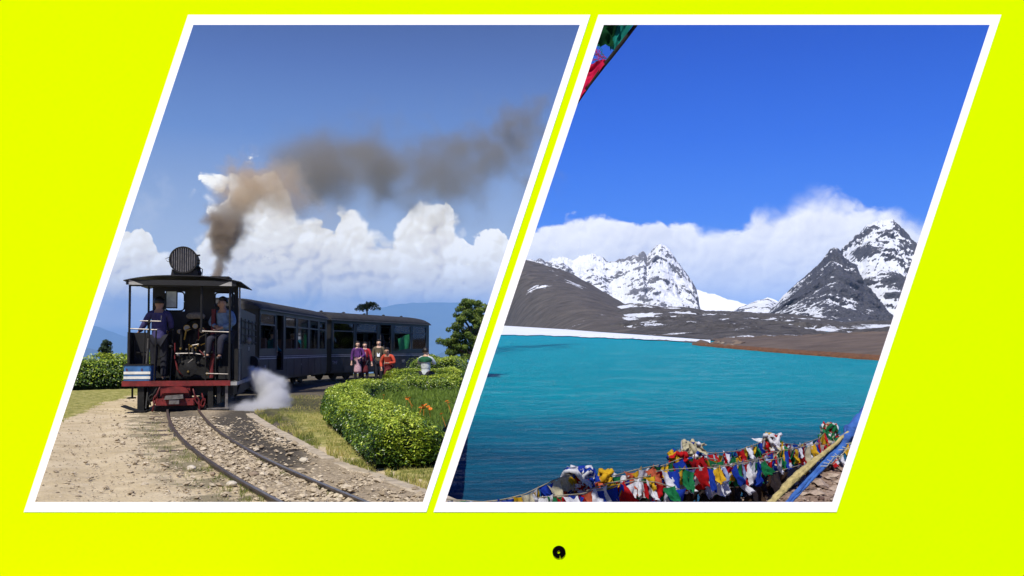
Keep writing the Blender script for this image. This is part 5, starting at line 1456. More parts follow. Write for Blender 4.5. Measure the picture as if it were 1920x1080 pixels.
def mountain_mat(name, rock, rock2, snow_lo, snow_hi, sc, slope=(.25, .62), amount=.5, bump=1.0, bd=2.0, streak=1.0, zsnow=None):
    m = bpy.data.materials.new(name); m.use_nodes = True
    t = NT(m.node_tree); b = t.N['Principled BSDF']; co = t.n('ShaderNodeTexCoord').outputs['Object']
    s_ = t.sep(co); cs_ = t.comb(t.m('MULTIPLY', s_[0], 1.0), t.m('MULTIPLY', s_[1], 1.0), t.m('MULTIPLY', s_[2], streak))
    n1 = t.noise(cs_, sc, 7, .65); n2 = t.noise(co, sc*6, 6, .7); n3 = t.noise(co, sc*.35, 4, .5)
    c = t.ramp(n2, [(.3, rock), (.7, rock2)])
    g = t.n('ShaderNodeNewGeometry'); nz_ = t.sep(g.outputs['Normal'])[2]
    f = t.m('ADD', t.ss(nz_, slope[0], slope[1], -.5, .5, 'LINEAR'), t.m('MULTIPLY', t.m('SUBTRACT', n1, .5), 3.0))
    f = t.m('ADD', f, t.m('MULTIPLY', t.m('SUBTRACT', .55, t.attr('cav')), 1.7))
    f = t.m('ADD', f, t.m('MULTIPLY', t.m('SUBTRACT', n2, .5), .9))
    f = t.m('ADD', f, t.m('MULTIPLY', t.m('SUBTRACT', n3, .5), 1.2))
    f = t.m('ADD', f, amount-.5)
    if zsnow: f = t.m('ADD', f, t.ss(s_[2], zsnow[0], zsnow[1], zsnow[2], zsnow[3], 'LINEAR'))
    sn = t.ss(f, -.03, .07)
    c = t.mix(sn, c, t.ramp(n2, [(.3, snow_lo), (.7, snow_hi)]))
    t.put(b.inputs['Base Color'], c); b.inputs['Roughness'].default_value = .85; b.inputs['Specular IOR Level'].default_value = .15
    bp = t.n('ShaderNodeBump'); bp.inputs['Strength'].default_value = bump; bp.inputs['Distance'].default_value = bd
    t.put(bp.inputs['Height'], t.m('ADD', n1, t.m('MULTIPLY', n2, .5))); t.L.new(bp.outputs[0], b.inputs['Normal'])
    return m
SN0, SN1 = (.70, .74, .82), (.86, .88, .92)
m_left = mountain_mat('snowy_rock', (.11, .115, .14), (.27, .275, .31), SN0, SN1, .07, slope=(.1, .8), amount=.42, bd=5, streak=.35)
m_dark = mountain_mat('dark_rock_peak', (.035, .036, .046), (.14, .14, .16), SN0, SN1, .08, slope=(.2, .9), amount=.02, bd=5, streak=.5)
m_high = mountain_mat('high_snow_peak', (.045, .046, .06), (.13, .13, .145), SN0, SN1, .07, slope=(.15, .8), amount=.40, bd=5, streak=.35)
m_snow = mountain_mat('glacier_snow', (.15, .15, .17), (.2, .2, .22), (.74, .77, .84), (.88, .90, .94), .02, slope=(-.4, .2), amount=1.25, bd=2.0)
m_scree = mountain_mat('brown_scree', (.050, .044, .039), (.135, .118, .102), SN0, SN1, .018, slope=(.2, 1.0), amount=-.56, bump=1.0, bd=4.0, streak=.6)
m_mor = mountain_mat('moraine', (.040, .037, .036), (.16, .148, .138), SN0, SN1, .06, slope=(.5, 1.0), amount=.02, bump=1.0, bd=4, streak=1)
m_prom = mat('brown_shore_soil', (.075, .055, .042), rough=1, var=.5, scale=.35, bump=1.0, bscale=1.2, c2=(.135, .10, .075))
# glacier saddle in the middle
peak('mountains', [(1180, 600), (1240, 560), (1300, 540), (1350, 556), (1400, 572), (1440, 560), (1480, 570), (1560, 600)], [(1180, 606), (1560, 606)], 1700, 500, 300, 9, .010, m_snow, 21, nx=120, nf=60)
peak('mountains', [(1360, 592), (1385, 578), (1415, 564), (1440, 560), (1470, 575), (1520, 598)], [(1360, 604), (1520, 604)], 1350, 300, 200, 9, .014, m_high, 27, nx=100, nf=40)
# left snow-streaked range with its sharp central peak
peak('mountains', [(975, 486), (1000, 487), (1030, 485), (1050, 482), (1075, 484), (1098, 478), (1112, 476), (1130, 484), (1143, 493), (1158, 489), (1172, 486), (1188, 478), (1205, 474), (1213, 480), (1222, 468), (1232, 459), (1240, 455), (1249, 460), (1260, 474), (1270, 490), (1282, 508), (1298, 530), (1306, 548), (1312, 576), (1330, 600)],
     [(975, 575), (1100, 600), (1330, 602)], 1150, 300, 220, 20, .011, m_left, 3, nx=380, nf=150, expo=1.3, jag=1.0, vstretch=.35)
# dark peak and the higher snowy one behind it
peak('mountains', [(1520, 570), (1545, 520), (1568, 478), (1590, 455), (1608, 438), (1625, 422), (1640, 417), (1655, 413), (1672, 412), (1684, 418), (1700, 440), (1716, 452), (1740, 455), (1790, 480), (1850, 520)],
     [(1540, 600), (1850, 605)], 1100, 330, 220, 22, .010, m_high, 8, nx=320, nf=150, expo=1.3, jag=1.0, vstretch=.35)
peak('mountains', [(1436, 600), (1446, 578), (1462, 560), (1480, 545), (1500, 528), (1518, 512), (1532, 498), (1546, 480), (1556, 469), (1563, 465), (1570, 466), (1580, 478), (1590, 488), (1602, 500), (1612, 520), (1630, 548), (1650, 572), (1668, 592), (1685, 606)],
     [(1436, 604), (1560, 606), (1685, 608)], 900, 260, 200, 17, .013, m_dark, 5, nx=320, nf=150, expo=1.25, jag=.8, vstretch=.4)
# right-hand glacier slope at the frame
peak('mountains', [(1655, 606), (1668, 585), (1685, 560), (1705, 525), (1730, 500), (1800, 470), (1900, 480)], [(1655, 607), (1900, 607)], 960, 200, 200, 8, .014, m_snow, 14, nx=100, nf=50)
# brown scree slope falling from the left
peak('hills', [(920, 476), (960, 484), (985, 487), (1010, 492), (1050, 504), (1080, 518), (1110, 534), (1140, 552), (1170, 570), (1200, 582), (1240, 596), (1290, 607)],
     [(920, 610), (945, 611), (1060, 618), (1118, 622.5), (1200, 628), (1290, 634)], 800, 230, 200, 3.5, .010, m_scree, 31, nx=200, nf=100, expo=1.15, onlake=1)
# low moraine hills along the shore
peak('hills', [(1120, 590), (1150, 575), (1180, 569), (1205, 570), (1240, 575), (1290, 578), (1312, 582), (1345, 586), (1400, 587), (1450, 589), (1500, 592), (1540, 598), (1580, 606), (1620, 604), (1660, 603), (1720, 602)],
     [(1120, 622), (1200, 628), (1325, 638), (1400, 647), (1720, 650)], 520, 170, 120, 6.0, .020, m_mor, 41, nx=300, nf=110, expo=1.3, onlake=1)
# brown spit of land on the right with its rusty edge
peak('shore', [(1297, 644), (1320, 638), (1360, 635), (1400, 633), (1450, 631), (1520, 628), (1580, 625), (1640, 623), (1750, 620)],
     [(1297, 646.5), (1330, 650), (1400, 656), (1480, 663), (1560, 669), (1650, 676), (1750, 684)], 110, 34, 30, .30, .16, m_prom, 51, nx=260, nf=60, expo=.6, onlake=30)
rust = mat('rust_grass', (.085, .036, .016), rough=1, var=.4, scale=2, c2=(.17, .075, .028), bump=.8, bscale=6)
V = []
for px in np.linspace(1300, 1760, 160):
    fp = np.interp(px, [1297, 1330, 1400, 1480, 1560, 1650, 1750], [646.5, 650, 656, 663, 669, 676, 684])
    d0 = RGd(fp); w_ = .3+.12*math.sin(px*.21)+.1*math.sin(px*.53)
    d0a = d0*.985
    for dd, z in ((0, -.02), (.15, .14+.05*math.sin(px*1.3)), (.7+w_, .16+.03*math.sin(px*.4)), (1.6+w_*1.5, .30)):
        y = d0a+dd; V.append(((px-CX)/F*y, y, LZ+z*.9))
Fq = [(i*4+j, (i+1)*4+j, (i+1)*4+j+1, i*4+j+1) for i in range(159) for j in range(3)]
np_mesh('shore', V, Fq, rust, smooth=True, kind='structure')
rocks = []
rk = random.Random(12)
for _ in range(420):
    px = rk.uniform(1310, 1720); fp = np.interp(px, [1297, 1330, 1400, 1480, 1560, 1650, 1750], [646.5, 650, 656, 663, 669, 676, 684]); q = rk.random()
    fz = RGd(fp); y = fz+rk.uniform(.5, 30)*q+1
    tp = np.interp(px, [1297, 1360, 1450, 1580, 1750], [644, 635, 631, 625, 620]); z0_ = (HY-fp)/F*76; zt_ = (HY-tp)/F*110
    qq = min(1, max(0, (y-76)/34)); s = rk.uniform(.08, .35)*(1+rk.random()**6*2)
    rocks.append(((px-CX)/F*y, y, z0_+(zt_-z0_)*qq**.6+s*.1, s))
scatter('rubble', rocks, stone_mat('shore_stone', [(0, (.07, .05, .04)), (.6, (.17, .12, .09)), (1, (.30, .25, .2))]), kind='stuff')

# ---------------------------------------------------------------- the near bank
sand = bpy.data.materials.new('bank_sand'); sand.use_nodes = True
t = NT(sand.node_tree); b = t.N['Principled BSDF']; co = t.n('ShaderNodeTexCoord').outputs['Object']
c = t.ramp(t.noise(co, 3, 6, .65), [(.3, (.17, .115, .08)), (.55, (.30, .21, .15)), (.75, (.42, .31, .23))])
c = t.mix(t.ss(t.noise(co, 40, 4, .6), .5, .7, 0, .6), c, (.50, .40, .31))
t.put(b.inputs['Base Color'], c); b.inputs['Roughness'].default_value = .95; b.inputs['Specular IOR Level'].default_value = .1
bp = t.n('ShaderNodeBump'); bp.inputs['Strength'].default_value = 1; bp.inputs['Distance'].default_value = .05
t.put(bp.inputs['Height'], t.noise(co, 12, 6, .7)); t.L.new(bp.outputs[0], b.inputs['Normal'])
def crest(px):      # the strings of flags follow this rim: px -> (picture row of the ground rim, distance)
    return np.interp(px, [820, 900, 1000, 1100, 1200, 1300, 1400, 1500, 1600, 1750, 2000], [5.2, 5.4, 5.8, 6.2, 6.7, 7.4, 8.4, 9.8, 11.4, 13.5, 16])
def bank_z(x, y):
    px = CX+F*x/max(y, .5); dc = float(crest(px)); 
    z0_ = -1.23-.03*min(y, 5)
    top = float(np.interp(px, [820, 1000, 1200, 1350, 1500, 1600, 1750], [-1.72, -1.66, -1.62, -1.66, -1.72, -1.80, -1.85]))
    q = min(1, max(0, (y-3.2)/(dc-3.2)))
    z = z0_+(top-z0_)*q*q*(3-2*q)
    if y > dc: z -= (y-dc)*.62
    return z
V = []; by = np.concatenate([np.linspace(-14, 3, 8), np.linspace(3.2, 22, 130)]); bu = np.linspace(0, 1, 130)
for y in by:
    xa = xedge(max(y, 0))-.02; xb = 16+.5*max(y, 0)
    for u in bu:
        x = xa+(xb-xa)*u**1.5; z = bank_z(x, y)
        z += (mn.fractal(Vector((x*1.1, y*1.1, 7)), .7, 2, 5)*.045 if y > 3 else 0)
        V.append((x, y, max(z, -3.4)))
k = len(bu); Fq = [(j*k+i, j*k+i+1, (j+1)*k+i+1, (j+1)*k+i) for j in range(len(by)-1) for i in range(k-1)]
np_mesh('ground', V, Fq, sand, smooth=True, kind='structure')
spots = []
for _ in range(2600):
    px = rk.uniform(1280, 1640); y = rk.uniform(6.0, 14); x = (px-CX)/F*y
    s = rk.uniform(.008, .03)*(1+2.6*rk.random()**7)
    spots.append((x, y, bank_z(x, y)+s*.2, s))
scatter('rubble', spots, stone_mat('bank_stone', [(0, (.09, .06, .045)), (.5, (.25, .17, .12)), (1, (.45, .36, .28))]), kind='stuff')
rock_br = mat('bank_boulder', (.10, .06, .045), rough=.9, var=.4, scale=9, bump=.7); rock_gr = mat('grey_boulder', (.42, .40, .38), rough=.9, var=.3, scale=9, bump=.7)
for i, (px, py, s, m_, lb) in enumerate([(1431, 930, .062, rock_br, 'round dark brown rock lying at the edge of the flags’ shadow'), (1438, 914, .04, rock_gr, 'pale grey rock just above the round brown rock'),
        (1383, 938, .03, rock_gr, 'small grey rock at the bottom edge below the shadow'), (1412, 938, .045, rock_br, 'flat brown rock in front of the shadow'),
        (1352, 937, .04, rock_br, 'reddish rock at the left end of the bare bank'), (1580, 860, .09, rock_br, 'brown rock by the rope on the right bank'),
        (1563, 880, .06, rock_br, 'brown stone below the rope on the right bank'), (1540, 938, .035, rock_br, 'flat stone on the sand at the bottom right')]):
    # find where the ray through that pixel meets the bank
    y = 5.5
    while y < 20 and -(py-HY)/F*y > bank_z((px-CX)/F*y, y): y += .02
    x = (px-CX)/F*y; V, Fc = rock_shape(90+i, 2, .8, .10)
    o = np_mesh('rock', V*s, Fc, m_, smooth=False); o.location = (x, y, bank_z(x, y)+s*.4); tag(o, lb, 'rock', 'rocks on the near bank')

# ---------------------------------------------------------------- prayer flags
FC = {'blue': (.012, .045, .36), 'white': (.74, .74, .78), 'red': (.52, .012, .016), 'green': (.012, .17, .06), 'yellow': (.68, .40, .02), 'orange': (.60, .13, .06), 'paleblue': (.36, .46, .72), 'cream': (.55, .50, .34)}
def cloth_mat(name, c):
    m = bpy.data.materials.new(name); m.use_nodes = True
    t = NT(m.node_tree); b = t.N['Principled BSDF']; co = t.n('ShaderNodeTexCoord').outputs['Object']
    n_ = t.noise(co, 9, 5, .6); cc = t.ramp(n_, [(.3, tuple(v*.62 for v in c)), (.65, c)])
    # rows of faint block print on the cloth
    pr = t.ss(t.noise(t.vm('MULTIPLY', co, (70, 70, 150)), 1.0, 2, .5), .58, .64, 0, .25)
    cc = t.mix(pr, cc, tuple(v*.35 for v in c))
    t.put(b.inputs['Base Color'], cc); b.inputs['Roughness'].default_value = .85; b.inputs['Specular IOR Level'].default_value = .1
    tr_ = t.n('ShaderNodeBsdfTranslucent'); t.put(tr_.inputs[0], cc); mx = t.n('ShaderNodeMixShader'); mx.inputs[0].default_value = .25
    t.L.new(b.outputs[0], mx.inputs[1]); t.L.new(tr_.outputs[0], mx.inputs[2]); t.L.new(mx.outputs[0], t.N['Material Output'].inputs['Surface'])
    return m
FM = {k: cloth_mat(k+'_flag_cloth', c) for k, c in FC.items()}
rf = random.Random(21)
def flag_mesh(seed, m):
    """one crumpled flag hanging from x in [-.5,.5], z down to -1; unit size"""
    r_ = random.Random(seed); n = 9; V = []
    gather = r_.uniform(.0, .75); shear = r_.uniform(-.55, .55); curl = r_.uniform(-.5, .5); fr_ = r_.uniform(5, 11); ph = r_.uniform(0, 6); lift = r_.uniform(-.2, .5)
    pinch = r_.choice([0, 0, 1, -1]); ox_ = r_.uniform(0, 50)
    for i in range(n+1):
        for j in range(n+1):
            u, v = i/n-.5, j/n
            w = 1-gather*v*.85 - (.12 if v > 0 else 0)
            x = u*w + shear*v*.7 + pinch*.22*v*v
            z = -v*(1-.35*abs(lift)) + .06*math.sin(u*9+ph)*v - abs(u)*.12*(1-v)*0 - .07*(1-4*u*u)*(1-v)
            y = .11*math.sin(u*fr_+ph+v*2)*(.25+v) + curl*v*v*.6 + lift*.5*v*v + .30*mn.noise(Vector((u*2.6+ox_, v*2.6, seed)))*(v*.8+.1) + .10*mn.noise(Vector((u*8+ox_, v*8, seed+3)))*(v+.2)
            V.append((x, y, z))
    me = bpy.data.meshes.new('flag')
    me.from_pydata(V, [], [(i*(n+1)+j, (i+1)*(n+1)+j, (i+1)*(n+1)+j+1, i*(n+1)+j+1) for i in range(n) for j in range(n)])
    me.polygons.foreach_set('use_smooth', [True]*len(me.polygons)); me.materials.append(m); me.update(); return me
POOL = {k: [flag_mesh(h*31+i*7, FM[k]) for i in range(7)] for h, k in enumerate(FC)}
cord_m = mat('string_cord', (.25, .22, .16), rough=.9, var=.4)
def strung(label, pts, size, order, dens=1.0, sag=.0, seed=1, tilt=.35, skip=0.0):
    """pts: (px, py, distance) where the cord passes"""
    r_ = random.Random(seed); P3 = [Vector(RP(*p)) for p in pts]
    root = thing('prayer_flag_string', label, 'prayer flags', P3[0], group='strings of prayer flags along the lake bank')
    Ls = [0]
    for a, b_ in zip(P3, P3[1:]): Ls.append(Ls[-1]+(b_-a).length)
    def at(s):
        return Vector([np.interp(s, Ls, [p[k] for p in P3]) for k in range(3)]) + Vector((0, 0, -sag*(math.sin(s*2.2+seed)**2)))
    line = [at(Ls[-1]*i/60)-P3[0] for i in range(61)]
    mb = MB(); mb.tube(line, .004, 5); mb.build('cord', cord_m, root)
    s = r_.uniform(0, .05); i = 0
    while s < Ls[-1]:
        sz = (size[0]+(size[1]-size[0])*s/Ls[-1])*r_.uniform(.7, 1.12)
        cc = order[i % len(order)] if r_.random() > .2 else r_.choice(order); i += 1
        if r_.random() > skip:
            o = bpy.data.objects.new('flag', r_.choice(POOL[cc])); COL.objects.link(o); o.parent = root
            p = at(s); q = at(min(Ls[-1], s+.02)); dv = q-at(max(0, s-.02))
            o.location = p-P3[0]+Vector((0, 0, -.002)); yaw = math.atan2(dv.y, dv.x)
            o.scale = (sz*r_.uniform(.8, 1.15), sz*r_.uniform(.7, 1.3), sz*r_.uniform(.8, 1.3))
            o.rotation_euler = (r_.uniform(-.5, .35), -math.atan2(dv.z, math.hypot(dv.x, dv.y))*.8+r_.uniform(-tilt, tilt), yaw+r_.uniform(-.3, .3))
        s += sz*r_.uniform(.55, .95)/dens
    return root
ALL = ['blue', 'white', 'red', 'green', 'yellow']
strung('string of flags along the very top of the heap from left pile to cairn', [(1275, 842, 7.0), (1300, 846, 7.2), (1340, 850, 7.4), (1380, 846, 7.9), (1420, 832, 8.4), (1445, 818, 8.8), (1475, 832, 9.2), (1500, 834, 9.7), (1535, 822, 10.4), (1552, 806, 10.9)], (.17, .20), ['red', 'white', 'blue', 'green', 'blue', 'red', 'white', 'yellow'], 1.35, seed=2)
strung('second string of flags, hanging below the top one, white and green ones on it', [(1285, 866, 6.9), (1330, 872, 7.1), (1370, 870, 7.4), (1410, 862, 7.9), (1450, 856, 8.4), (1490, 846, 9.1), (1530, 838, 9.9), (1575, 828, 10.7), (1610, 822, 11.2)], (.19, .20), ['white', 'blue', 'green', 'white', 'red', 'paleblue', 'yellow'], 1.5, seed=3)
strung('dark cord with pale pennants low over the black shadow', [(1335, 872, 6.9), (1370, 874, 7.1), (1405, 868, 7.6), (1440, 864, 8.0), (1470, 858, 8.5)], (.20, .16), ['white', 'white', 'green', 'white', 'red', 'green', 'blue'], 1.0, seed=4)
strung('string of long flags hanging to the left of the pile, red and green together', [(1190, 888, 6.2), (1215, 880, 6.3), (1245, 872, 6.4), (1270, 862, 6.6), (1290, 856, 6.7), (1320, 858, 6.9), (1345, 862, 7.0)], (.17, .24), ['green', 'white', 'red', 'paleblue', 'yellow', 'green', 'red', 'blue'], 1.45, seed=5)
strung('string rising from the bottom edge past the knotted bundle, pale cloths on it', [(1040, 912, 5.7), (1075, 902, 5.8), (1110, 894, 5.9), (1150, 892, 6.0), (1195, 880, 6.1), (1235, 872, 6.25)], (.14, .17), ['orange', 'green', 'white', 'orange', 'yellow', 'white'], 1.5, seed=6)
strung('string low at the bottom edge with red, blue and white flags', [(1000, 934, 5.5), (1040, 930, 5.5), (1090, 926, 5.6), (1140, 914, 5.7), (1190, 902, 5.9), (1230, 904, 6.0), (1275, 918, 6.1)], (.15, .17), ['white', 'red', 'green', 'blue', 'white', 'blue', 'red'], 1.5, seed=7)
strung('blue and yellow string slanting up from the bottom edge towards the bundle', [(925, 940, 5.3), (955, 934, 5.35), (985, 926, 5.4), (1010, 914, 5.5), (1035, 902, 5.6), (1060, 892, 5.7), (1085, 886, 5.8)], (.13, .14), ['yellow', 'blue', 'blue', 'orange', 'cream', 'white'], 1.6, seed=8)
strung('short string with a red flag at the far left bottom corner', [(820, 930, 5.4), (838, 936, 5.4), (862, 938, 5.4), (905, 941, 5.4), (935, 938, 5.4), (975, 934, 5.4)], (.06, .07), ['red', 'white', 'green', 'paleblue', 'yellow'], .7, seed=9)
strung('inner string filling the heap between the pile and the cairn', [(1300, 860, 7.3), (1350, 862, 7.6), (1400, 852, 8.2), (1450, 842, 8.8), (1500, 846, 9.4), (1545, 836, 10.2)], (.2, .22), ALL, 1.5, seed=10)
strung('inner string of flags on the heap left of the pile', [(1110, 908, 6.1), (1160, 900, 6.3), (1210, 892, 6.4), (1260, 882, 6.6), (1300, 878, 6.8)], (.17, .2), ['white', 'blue', 'cream', 'green', 'red'], 1.4, seed=11)
strung('string of flags running on from the cairn behind the rope', [(1545, 846, 10.0), (1570, 838, 10.5), (1600, 826, 11.2), (1640, 812, 12)], (.18, .18), ['white', 'red', 'green', 'white'], 1.2, seed=12)
strung('string of flags low on the heap beside the shadow-dark flags', [(1235, 900, 6.2), (1262, 892, 6.4), (1300, 890, 6.6), (1330, 886, 6.8), (1360, 884, 6.9)], (.15, .17), ['blue', 'white', 'red', 'paleblue', 'white'], 1.3, seed=13, skip=.1)
strung('front string of bright flags across the middle of the heap below the pile', [(1230, 884, 6.2), (1260, 880, 6.3), (1300, 878, 6.5), (1345, 876, 6.7), (1385, 870, 7.1), (1425, 862, 7.6)], (.17, .18), ['red', 'white', 'blue', 'yellow', 'green', 'paleblue'], 1.5, seed=17)
strung('front string of crowded flags just left of the rope and cairn', [(1430, 852, 8.2), (1460, 846, 8.5), (1500, 838, 9.0), (1540, 830, 9.6)], (.18, .19), ['yellow', 'white', 'blue', 'red', 'cream', 'green'], 1.7, seed=18)
strung('string of flags bunched at the bottom between white bundle and long red flag', [(1100, 920, 5.6), (1140, 906, 5.75), (1185, 898, 5.9), (1220, 892, 6.0)], (.15, .16), ['orange', 'white', 'green', 'yellow', 'red', 'blue'], 1.6, seed=19)
FC2 = {'shade_d': (.030, .022, .022), 'shade_b': (.010, .012, .035), 'shade_br': (.06, .035, .02)}  # dark flag colours added to stand for the shadow under the heap
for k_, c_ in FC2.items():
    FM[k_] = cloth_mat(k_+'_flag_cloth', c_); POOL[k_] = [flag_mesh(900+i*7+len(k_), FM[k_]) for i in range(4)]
strung('lowest string of added flags coloured dark as shadow, right of the middle, under the white pennants', [(1320, 900, 7.1), (1360, 902, 7.3), (1400, 896, 7.7), (1450, 886, 8.2), (1500, 872, 8.9)], (.24, .20), ['shade_d', 'shade_b', 'shade_d', 'shade_br'], 1.6, seed=14)
strung('string of added flags coloured dark as shadow, hanging almost to the sand at the bottom edge', [(1180, 925, 6.4), (1230, 915, 6.5), (1280, 908, 6.7), (1330, 914, 6.9), (1370, 914, 7.1), (1410, 906, 7.5)], (.20, .16), ['shade_d', 'shade_d', 'shade_b', 'shade_br'], 1.6, seed=15)
strung('string of added flags coloured dark as shadow, behind the bright ones at the centre of the heap', [(1240, 884, 6.8), (1300, 872, 7.3), (1360, 870, 7.9), (1420, 862, 8.5), (1480, 856, 9.2), (1540, 842, 10.2)], (.26, .26), ['shade_d', 'shade_b', 'shade_d', 'shade_br'], 1.6, seed=16)
# bundles of wadded cloth where the strings are tied
def bundle(label, px, py, d, wpx, hpx, cols, seed, n=22, pole=True):
    r_ = random.Random(seed); c0 = Vector(RP(px, py, d)); w_ = wpx/F*d/2; h_ = hpx/F*d/2
    root = thing('flag_bundle', label, 'prayer flags', c0, group='bundles of knotted prayer flags')
    if pole:
        mb = MB(); mb.tube([(0, 0, -h_*2.6), (0, 0, h_*.8)], .02, 8); mb.build('pole', mat('weathered_pole', (.09, .07, .05), rough=1), root)
    for i in range(n):
        o = bpy.data.objects.new('flag', r_.choice(POOL[cols[i % len(cols)]])); COL.objects.link(o); o.parent = root
        sz = (w_+h_)*.5*r_.uniform(.7, 1.15)
        o.location = (r_.uniform(-.7, .7)*w_, r_.uniform(-.6, .5)*w_, r_.uniform(-.7, .7)*h_+.1*sz)
        o.rotation_euler = (r_.uniform(-.55, .55), r_.uniform(-.6, .6), r_.uniform(0, 6.28)); o.scale = (sz*.9, sz*2.0, sz*.85); o.location.z += sz*.25
    for i in range(max(5, n//2)):
        pts = []; a0_ = r_.uniform(0, 6.28); rr_ = r_.uniform(.4, .85); st_ = r_.uniform(.18, .38)
        for k in range(10):
            a = a0_+k*st_; q_ = .12*w_; pts.append((math.cos(a)*w_*rr_+r_.uniform(-q_, q_), math.sin(a)*w_*rr_*.8+r_.uniform(-q_, q_), h_*.1+h_*.75*math.sin(k*st_*1.6+i)+r_.uniform(-q_, q_)))
        mb = MB(); mb.tube(pts, .01, 5, rs=[.006+.018*abs(math.sin(k*.9+i)) for k in range(10)]); mb.build('twisted_flag', FM[cols[(i*3) % len(cols)]], root, smooth=True)
    return root
bundle('knotted bundle of white, red and blue cloth on the left end of the heap', 1085, 898, 5.8, 70, 44, ['white', 'white', 'red', 'blue', 'white', 'blue'], 1, 26)
bundle('grey and yellow wad of twisted flags on the first pile', 1296, 848, 6.9, 40, 44, ['cream', 'white', 'yellow', 'cream', 'blue'], 2, 24)
bundle('pale rounded pile of flags at the middle crest of the heap', 1447, 832, 8.7, 38, 40, ['white', 'cream', 'yellow', 'white', 'red'], 3, 24)
bundle('dark green and red wad of flags wrapped round the cairn with a white tip', 1555, 818, 10.8, 34, 52, ['green', 'red', 'green', 'cream', 'white'], 4, 28)
bundle('crumpled yellow flags knotted between the white bundle and the heap', 1132, 893, 5.95, 34, 26, ['yellow', 'green', 'yellow'], 5, 12, False)
bundle('bright yellow and blue flags knotted together left of the first pile', 1270, 866, 6.7, 40, 40, ['yellow', 'red', 'blue', 'red'], 6, 16, False)
# ropes crossing in front at the lower right: a straw coloured bundle and a frayed blue one
straw = mat('straw_rope', (.40, .32, .14), rough=.9, var=.35, scale=30, bump=.8, bscale=60)
blue_r = mat('blue_rag', (.02, .07, .30), rough=.9, var=.5, scale=14, bump=.8, bscale=40, c2=(.05, .16, .50))
def rope(name, label, cat, m, strands, parent_m=None):
    root = None
    for i, (pts, rs_) in enumerate(strands):
        P3 = [Vector(RP(*p)) for p in pts]; fine_ = []; rr_ = []
        n = 50
        for k in range(n+1):
            q = k/n*(len(P3)-1); a = int(min(q, len(P3)-2)); f_ = q-a
            p = P3[a].lerp(P3[a+1], f_); r0 = rs_[a]*(1-f_)+rs_[a+1]*f_
            jit = .25*r0
            fine_.append(p + Vector((mn.noise(Vector((k*.5, i, 0))), mn.noise(Vector((k*.5, i, 5))), mn.noise(Vector((k*.5, i, 9)))))*jit*2); rr_.append(r0*(1+.25*mn.noise(Vector((k*.9, i*3, 2)))))
        if root is None: root = thing(name, label, cat, P3[0])
        o0 = root.location
        mb = MB(); mb.tube([p-o0 for p in fine_], .01, 9, rs=rr_); mb.build('strand', m, root, smooth=True)
    return root, fine_
rope('straw_rope', 'thick straw-coloured rope slanting in front of the flags at the lower right', 'rope', straw,
     [([(1425, 962, 4.6), (1452, 936, 4.7), (1490, 896, 4.8), (1520, 870, 4.9), (1560, 838, 5.0), (1600, 802, 5.1), (1660, 752, 5.3)], [.017, .018, .024, .018, .012, .009, .009]),
      ([(1435, 958, 4.62), (1470, 922, 4.72), (1505, 888, 4.82), (1545, 852, 4.95), (1590, 812, 5.1)], [.008, .009, .010, .008, .006])])
rope('blue_rag_rope', 'frayed blue cloth twisted beside the straw rope', 'rope', blue_r,
     [([(1455, 970, 4.65), (1480, 938, 4.75), (1510, 904, 4.85), (1540, 872, 4.95), (1570, 838, 5.05), (1592, 815, 5.1), (1615, 780, 5.2), (1650, 740, 5.3)], [.011, .012, .015, .022, .026, .036, .032, .024]),
      ([(1462, 966, 4.63), (1500, 924, 4.8), (1535, 886, 4.9), (1575, 845, 5.02), (1600, 800, 5.1), (1625, 770, 5.2)], [.007, .007, .010, .020, .030, .024])])
wisp = mat('frayed_threads', (.45, .42, .33), rough=.9, var=.3)
rt_ = thing('frayed_thread', 'thin pale frayed threads trailing from the blue rag', 'thread', RP(1560, 868, 4.9))
for i in range(9):
    a = Vector(RP(1530+i*7, 880-i*6, 4.92)); b_ = a + Vector((rf.uniform(.02, .14), rf.uniform(-.05, .05), rf.uniform(-.02, .05)+.03)); c_ = (a+b_)/2+Vector((0, 0, -.03))
    mb = MB(); mb.tube([a-rt_.location, c_-rt_.location, b_-rt_.location], .0022, 4); mb.build('thread', wisp, rt_)
# flags flapping on a line at the upper left of the lake view
flag_g = cloth_mat('teal_flag_cloth', (.01, .20, .16)); flag_d = cloth_mat('deep_green_flag_cloth', (.003, .045, .012)); flag_r = cloth_mat('crimson_flag_cloth', (.62, .012, .07))
edge_m = mat('dark_line', (.010, .006, .004), rough=.9)
Ln = [(1215, 10, 5.2), (1192, 47, 5.2), (1165, 82, 5.2), (1146, 106, 5.2), (1130, 126, 5.2), (1105, 160, 5.2), (1085, 190, 5.2), (1060, 226, 5.2)]
P3 = [Vector(RP(*p)) for p in Ln]
top = thing('flag_line', 'line of green and crimson flags against the sky above the lake', 'prayer flags', P3[0])
mb = MB(); mb.tube([p-P3[0] for p in P3], .01, 8, rs=[.010, .011, .012, .012, .011, .007, .005, .004]); mb.build('cord', edge_m, top)
def sheet(name, corners, m, n=14, amp=.03, seed=0):
    C4 = [Vector(RP(*c)) for c in corners]; V = []
    for i in range(n+1):
        for j in range(n+1):
            u, v = i/n, j/n; p = C4[0].lerp(C4[1], u).lerp(C4[3].lerp(C4[2], u), v)
            V.append(p + Vector((0, amp*math.sin(u*9+v*5+seed)+amp*mn.noise(Vector((u*5, v*5, seed)))*1.5, 0)) - P3[0])
    mb = MB(); mb.add(V, [(i*(n+1)+j, (i+1)*(n+1)+j, (i+1)*(n+1)+j+1, i*(n+1)+j+1) for i in range(n) for j in range(n)]); return mb.build(name, m, top, smooth=True)
sheet('flag', [(1208, 20, 5.2), (1150, 98, 5.2), (1144, 88, 5.3), (1160, 10, 5.35)], flag_g, seed=1)
